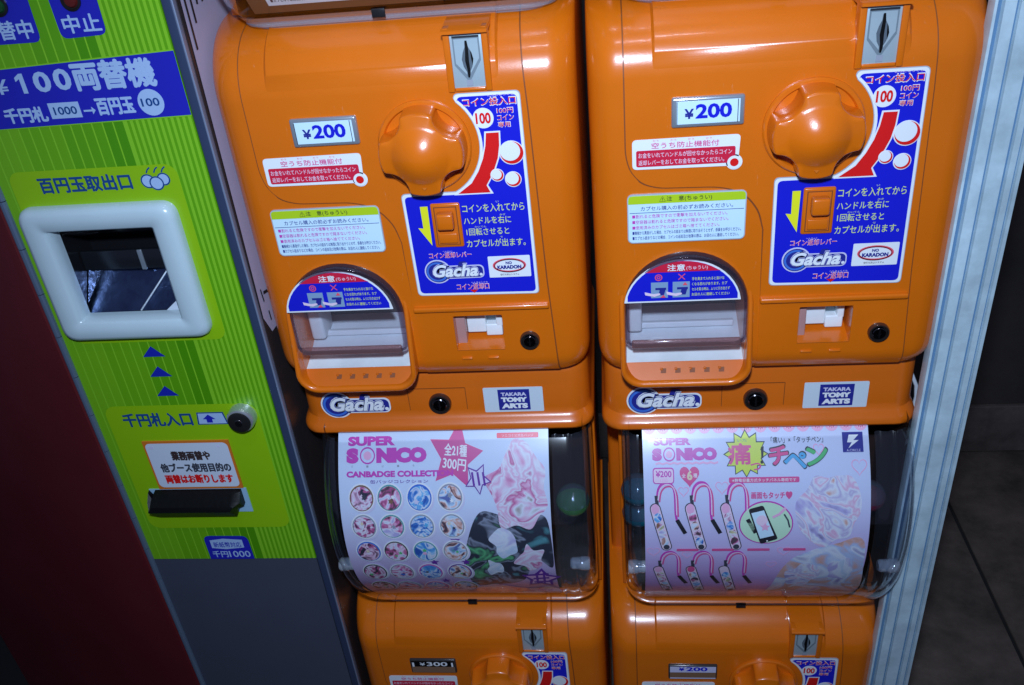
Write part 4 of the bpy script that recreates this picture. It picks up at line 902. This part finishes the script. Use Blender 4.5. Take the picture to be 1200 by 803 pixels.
p.text("千円札", -0.736, -0.615, 0.353, 0.393, LB, 4, 0.09); p.rect(-0.604, -0.516, 0.358, 0.401, LB, 4); p.text("1000", -0.592, -0.526, 0.368, 0.390, DB, 5, 0.02)
p.poly([(-0.508, 0.377), (-0.484, 0.377), (-0.484, 0.385), (-0.474, 0.3745), (-0.484, 0.364), (-0.484, 0.372), (-0.508, 0.372)], LB, 4)
p.text("百円玉", -0.468, -0.364, 0.361, 0.404, LB, 4, 0.09); p.poly(circ(-0.314, 0.386, 0.036, 32), LB, 4); p.text("100", -0.341, -0.290, 0.376, 0.398, DB, 5, 0.02)
p.text("百円玉取出口", -0.716, -0.442, 0.146, 0.192, DB, 3, 0.075)
for q, (cx, cz, r_) in enumerate(((-0.392, 0.166, 0.021), (-0.345, 0.170, 0.019), (-0.368, 0.159, 0.021))): p.poly(circ(cx, cz, r_, 22), DB, 3+q*0.5); p.poly(circ(cx, cz, r_-0.004, 22), LB, 3.2+q*0.5)
for q in range(3): p.poly(band([(-0.390+0.022*q, 0.190), (-0.384+0.022*q, 0.200), (-0.376+0.022*q, 0.206)], 0.004), DB, 3)
for zb in (-0.416, -0.492, -0.568): p.poly([(-0.592, zb), (-0.518, zb), (-0.556, zb+0.039)], mat("arrow_blue_print", (0.01, 0.02, 0.36), 0.35), 3)
p.text("千円札入口", -0.740, -0.503, -0.690, -0.637, DB, 3, 0.075)
p.poly([(-0.487, -0.688), (-0.381, -0.688), (-0.389, -0.638), (-0.480, -0.638)], DB, 3); p.poly([(-0.481, -0.684), (-0.386, -0.684), (-0.393, -0.642), (-0.476, -0.642)], LB, 4)
p.poly([(-0.452, -0.679), (-0.432, -0.679), (-0.432, -0.665), (-0.420, -0.665), (-0.442, -0.646), (-0.464, -0.665), (-0.452, -0.665)], CB, 5)
p.poly(rounded([(-0.612, -1.306), (-0.445, -1.306), (-0.447, -1.192), (-0.612, -1.190)], [0, 0, 0.025, 0.025]), CB, 3)
p.poly([(-0.592, -1.250), (-0.540, -1.256), (-0.470, -1.248), (-0.470, -1.210), (-0.540, -1.204), (-0.592, -1.212)], LB, 4); p.text("新紙幣対応", -0.582, -0.478, -1.246, -1.220, CB, 5, 0.02)
p.text("1000", -0.535, -0.455, -1.296, -1.265, LB, 4, 0.012); p.text("千円", -0.597, -0.540, -1.296, -1.265, LB, 4, 0.04)
panel = p.build("front_panel", C0, warp=shiftw)
def cut_rect(o_, x0, x1, z0, z1):
    bm = bmesh.new(); bm.from_mesh(o_.data)
    for co, no in (((x0, 0, 0), (1, 0, 0)), ((x1, 0, 0), (1, 0, 0)), ((0, 0, z0), (0, 0, 1)), ((0, 0, z1), (0, 0, 1))):
        bmesh.ops.bisect_plane(bm, geom=bm.verts[:]+bm.edges[:]+bm.faces[:], plane_co=co, plane_no=no)
    kill = [fc for fc in bm.faces if x0 < fc.calc_center_median().x < x1 and z0 < fc.calc_center_median().z < z1]
    bmesh.ops.delete(bm, geom=kill, context='FACES'); bm.to_mesh(o_.data); bm.free()
cut_rect(panel, (-0.726+DX)*S, (-0.410+DX)*S, (-0.262+DZ)*S, (0.038+DZ)*S)
cb = LMB(); cb.box(-0.740, -0.396, -0.2, 0.30, -0.275, 0.052, SIDE); ctr = cb.build("cutter", C0)
bpy.context.view_layer.update(); boolean_cut(cabinet, [ctr])
# lamp holes in the two upper labels
for hx in (-0.443, -0.640):
    b = LMB(); b.lathe(hx, 0.655, [(0.026, -0.003), (0.026, -0.008), (0.022, -0.009), (0.020, -0.005), (0.0005, -0.005)], DMETAL, n=24); r_ = b.build("indicator_lamp", C0)
    b = LMB(); b.lathe(hx, 0.655, [(0.018, -0.005), (0.014, -0.011), (0.0005, -0.013)], mat("dark_red_lens", (0.10, 0.012, 0.01), 0.2) if hx > -0.5 else mat("dark_green_lens", (0.01, 0.06, 0.02), 0.2), n=20); b.build("lens", r_)
# white coin tray frame
WF = mat("white_tray_plastic", (0.52, 0.64, 0.68), 0.22, coat=0.3, var=0.05)
O = [rounded([(-0.806, -0.333), (-0.340, -0.320), (-0.329, 0.112), (-0.800, 0.094)], [0.04]*4, 6), None]
def inset(x0, x1, z0, z1, r): return rounded([(x0, z0), (x1, z0), (x1, z1), (x0, z1)], [r]*4, 6)
F = [(inset(-0.806, -0.332, -0.335, 0.108, 0.045), 0.0), (inset(-0.806, -0.332, -0.335, 0.108, 0.045), -0.020), (inset(-0.800, -0.338, -0.329, 0.102, 0.042), -0.034), (inset(-0.786, -0.352, -0.315, 0.088, 0.035), -0.042),
     (inset(-0.740, -0.398, -0.270, 0.045, 0.012), -0.040), (inset(-0.728, -0.408, -0.263, 0.038, 0.006), -0.032), (inset(-0.724, -0.412, -0.260, 0.036, 0.004), 0.0), (inset(-0.724, -0.412, -0.260, 0.036, 0.004), 0.016)]
b = LMB(); b.rings([[(x, y, z) for x, z in pts] for pts, y in F], WF); fr = b.build("tray_frame", C0, sharp=50)
TI = mat("tray_interior_black", (0.010, 0.010, 0.012), 0.15, coat=0.4)
b = LMB(); xa, xb, za, zb, yb_ = -0.735, -0.400, -0.270, 0.047, 0.16
b.add([(xa, yb_, za), (xb, yb_, za), (xb, yb_, zb), (xa, yb_, zb)], [(0, 1, 2, 3)], TI)
b.add([(xa, 0.014, za), (xa, yb_, za), (xa, yb_, zb), (xa, 0.014, zb)], [(0, 1, 2, 3)], TI); b.add([(xb, 0.014, za), (xb, yb_, za), (xb, yb_, zb), (xb, 0.014, zb)], [(0, 3, 2, 1)], TI)
b.add([(xa, 0.014, zb), (xb, 0.014, zb), (xb, yb_, zb), (xa, yb_, zb)], [(0, 1, 2, 3)], TI); b.add([(xa, 0.014, za), (xb, 0.014, za), (xb, yb_, za), (xa, yb_, za)], [(0, 3, 2, 1)], TI)
b.build("tray_backing", fr)
TM = mat("tray_polished_steel", (0.15, 0.21, 0.40), 0.20, metal=1.0, bump=0.25, bscale=90, var=0.3, vscale=30); TD = mat("tray_dark_steel", (0.05, 0.055, 0.07), 0.22, metal=0.8)
b = LMB(); b.box(-0.733, -0.402, 0.085, 0.100, -0.150, -0.085, TD, bev=0.003); b.build("tray_crossbar", fr)
b = LMB(); b.box(-0.545, -0.530, 0.078, 0.0845, -0.150, -0.083, STEEL, bev=0.002); b.build("tray_divider", fr)
b = LMB(); b.box(-0.733, -0.402, 0.030, 0.036, 0.018, 0.028, TD, bev=0.002); b.build("tray_rod", fr)
# two steel plates meeting in a V: the coin scoop
b = LMB(); A = (-0.732, 0.100, -0.150); B = (-0.470, 0.110, -0.155); C_ = (-0.565, 0.030, -0.266); D = (-0.732, 0.018, -0.262)
b.add([A, B, C_, D], [(0, 3, 2, 1)], TM); b.build("coin_scoop", fr)
b = LMB(); b.add([B, (-0.402, 0.075, -0.130), (-0.402, 0.020, -0.262), C_], [(0, 3, 2, 1)], TM); b.build("coin_scoop", fr)
b = LMB(); b.tube([B, C_], 0.0035, STEEL, 6); b.build("scoop_seam", fr)
b = LMB(); b.add([(-0.475, 0.016, -0.261), (-0.412, 0.016, -0.261), (-0.412, 0.030, -0.212)], [(0, 1, 2)], mat("tray_white_edge", (0.55, 0.60, 0.68), 0.35)); b.build("scoop_corner", fr)
# lock
b = LMB(); b.lathe(-0.322, -0.652, [(0.046, 0.0), (0.046, -0.030), (0.042, -0.040), (0.034, -0.044), (0.0005, -0.044)], mat("polished_lock_steel", (0.62, 0.64, 0.68), 0.28, metal=0.75), n=36)
b.v = [tuple(v) for v in b.v]; lk = b.build("door_lock", C0)
b = LMB(); b.lathe(-0.322, -0.652, [(0.038, -0.0445), (0.037, -0.048), (0.030, -0.050), (0.0005, -0.050)], DMETAL, n=30); b.lathe(-0.322, -0.652, [(0.013, -0.050), (0.012, -0.053), (0.0005, -0.053)], CHROME, n=20); b.box(-0.3245, -0.3195, -0.0545, -0.048, -0.661, -0.643, BLACKP); b.build("lock_core", lk)
# notice
p = Print(-0.0080, 0.005, 0.0009); OE = mat("notice_orange_edge", (0.62, 0.17, 0.02), 0.35)
p.rect(-0.704, -0.400, -0.962, -0.752, OE, 0); p.poly(rrect(-0.697, -0.407, -0.953, -0.760, 0.018), mat("notice_paper", (0.60, 0.66, 0.76), 0.4), 1)
p.text("業務両替や", -0.615, -0.480, -0.832, -0.795, mat("dark_brown_print", (0.05, 0.03, 0.03), 0.4), 2, 0.10); p.text("他ブース使用目的の", -0.668, -0.420, -0.884, -0.847, DGREY, 2, 0.09); p.text("両替はお断りします", -0.665, -0.425, -0.934, -0.897, RED, 2, 0.10)
p.poly(rrect(-0.688, -0.668, -0.782, -0.770, 0.003), LAV, 2); p.poly(circ(-0.440, -0.776, 0.005), LAV, 2)
p.build("notice_sticker", C0, warp=shiftw)
# bill slot
b = LMB(); b.box(-0.745, -0.392, -0.006, 0.0, -1.072, -0.964, mat("slot_plate_blue", (0.30, 0.50, 0.66), 0.35)); sl = b.build("bill_slot_plate", C0)
b = LMB(); sec = []
for x in (-0.745, -0.735, -0.722, -0.440, -0.428, -0.410):
    t = 0.6 if x in (-0.745, -0.410) else 1
    zt = -0.966; zb = -1.064 if x < -0.43 else -1.030
    if abs(x+0.735) < 0.001: zt, zb = -0.985, -1.045
    sec.append([(x, -0.006, zt), (x, -0.020*t-0.006, zt-0.004), (x, -0.060*t-0.006, zt-0.030), (x, -0.066*t-0.006, (zt+zb)/2), (x, -0.030*t-0.006, zb), (x, -0.006, zb)])
b.rings(sec, BLACKP, cap0=True, cap1=True, smooth=False); b.build("bill_slot_mouth", C0)
# piano hinge at the left edge: knuckles
HS = mat("hinge_steel", (0.22, 0.30, 0.42), 0.3, metal=0.6)
b = LMB(); k = 0; z = 1.2
kn_me = None
while z > -3.1:
    if kn_me is None:
        b = MB(); b.v = []; n_ = 10
        b.rings([[(0.011*math.cos(a), 0.011*math.sin(a), zz) for a in [2*math.pi*j/n_ for j in range(n_)]] for zz in (0, -0.150)], HS, cap0=True, cap1=True)
        o = b.build("hinge_knuckle", C0); kn_me = o.data
    else:
        o = bpy.data.objects.new("hinge_knuckle", kn_me); COL.objects.link(o); o.parent = C0
    o.location = Vector((XL-0.006+DX, -0.004, z+DZ))*S; z -= 0.153
# lettered sheet on the changer's side
b = LMB(); b.add([(XR+0.002, 0.035, 1.0), (XR+0.002, 0.02, -0.0), (XR+0.002, -0.0+0.012, -0.30), (XR+0.002, 0.05, -0.37), (XR+0.002, 0.5, -0.40), (XR+0.002, 0.5, 1.0)], [(0, 1, 2, 3, 4, 5)], mat("lavender_paper", (0.50, 0.46, 0.62), 0.5)); sh = b.build("side_notice_sheet", C0)
b = LMB()
for (y0, z0, y1, z1, wd) in ((0.050, 1.0, 0.050, 0.50, 0.012), (0.085, 1.0, 0.085, 0.56, 0.012), (0.12, 0.80, 0.16, 0.60, 0.016), (0.12, 0.62, 0.20, 0.64, 0.014), (0.16, 0.80, 0.12, 0.60, 0.012), (0.09, 0.15, 0.115, 0.135, 0.016), (0.055, -0.235, 0.09, -0.245, 0.010), (0.060, -0.30, 0.062, -0.335, 0.008), (0.04, -0.215, 0.045, -0.26, 0.008), (0.09, -0.15, 0.12, -0.17, 0.01)):
    dy, dz = y1-y0, z1-z0; l = math.hypot(dy, dz); ny, nz = -dz/l*wd/2, dy/l*wd/2; X_ = XR+0.0035+0.0004*random.random()
    b.add([(X_, y0+ny, z0+nz), (X_, y1+ny, z1+nz), (X_, y1-ny, z1-nz), (X_, y0-ny, z0-nz)], [(0, 1, 2, 3)], BLK)
o_ = b.build("black_lettering", sh); o_["kind"] = "stuff"

# ================================================================== RED CABINET
RC = mat("dark_red_paint", (0.13, 0.012, 0.016), 0.45, bump=0.08, bscale=200, var=0.15, vscale=4)
R0 = thing("red_cabinet", "plain dark red cabinet at the far left, beside the green changer", "cabinet", (-1.5, 0, FZ))
b = MB(); b.add([], [], RC)
pts = [(-0.862, 0.006), (-0.868, -0.002), (-0.90, 0.006), (-2.3, 0.62), (-2.3, 1.4), (-0.862, 1.4)]
b.rings([[(x+1.5, y, z) for x, y in pts] for z in (0, 4.6)], RC, cap0=True, cap1=True, smooth=False); b.build("side_panel", R0)

# ================================================================== WHITE POST
PW = mat("white_painted_post", (0.52, 0.66, 0.72), 0.35, coat=0.15, bump=0.1, bscale=120, var=0.28, vscale=22)
PG = mat("post_groove", (0.12, 0.24, 0.40), 0.5)
P0 = thing("metal_post", "white grooved metal post standing upright at the right of the orange machines", "post", (1.86, 0, FZ))
b = MB(); prof_ = [(-0.064, 0.035), (-0.070, 0.02), (-0.066, -0.012), (-0.060, -0.014), (-0.058, 0.0), (-0.046, 0.0), (-0.044, -0.014), (-0.018, -0.016), (-0.016, -0.006), (-0.010, -0.006), (-0.008, -0.016), (0.030, -0.016), (0.032, -0.004), (0.040, -0.004), (0.042, -0.014), (0.058, -0.012), (0.060, 0.0), (0.066, 0.0), (0.068, -0.010), (0.078, -0.008), (0.080, 0.035)]
b.rings([[(x, y, z) for x, y in prof_] for z in (0, 4.9)], PW, cap0=True, cap1=True, smooth=False); b.build("post_extrusion", P0)
for gx0, gx1, gy in ((-0.0575, -0.0465, -0.0008), (-0.0155, -0.0105, -0.0068), (0.0325, 0.0395, -0.0048), (0.0605, 0.0655, -0.0008)):
    b = MB(); b.box(gx0, gx1, gy, gy+0.0004, 0.01, 4.89, PG); b.build("groove_liner", P0)

CABLE = [(1.75, 0.16, -0.54), (1.789, 0.13, -0.615), (1.822, 0.12, -0.69), (1.832, 0.13, -0.74), (1.825, 0.12, -0.791), (1.844, 0.12, -0.832), (1.86, 0.14, -0.90), (1.85, 0.25, -1.05)]
# white cable between the machine and the post
b = MB(); b.tube(CABLE, 0.006, mat("white_cable_sheath", (0.6, 0.64, 0.7), 0.4), 8)
o = b.build("white_cable"); o['label'] = "thin white cable hanging behind the right machines next to the post"; o['category'] = "cable"
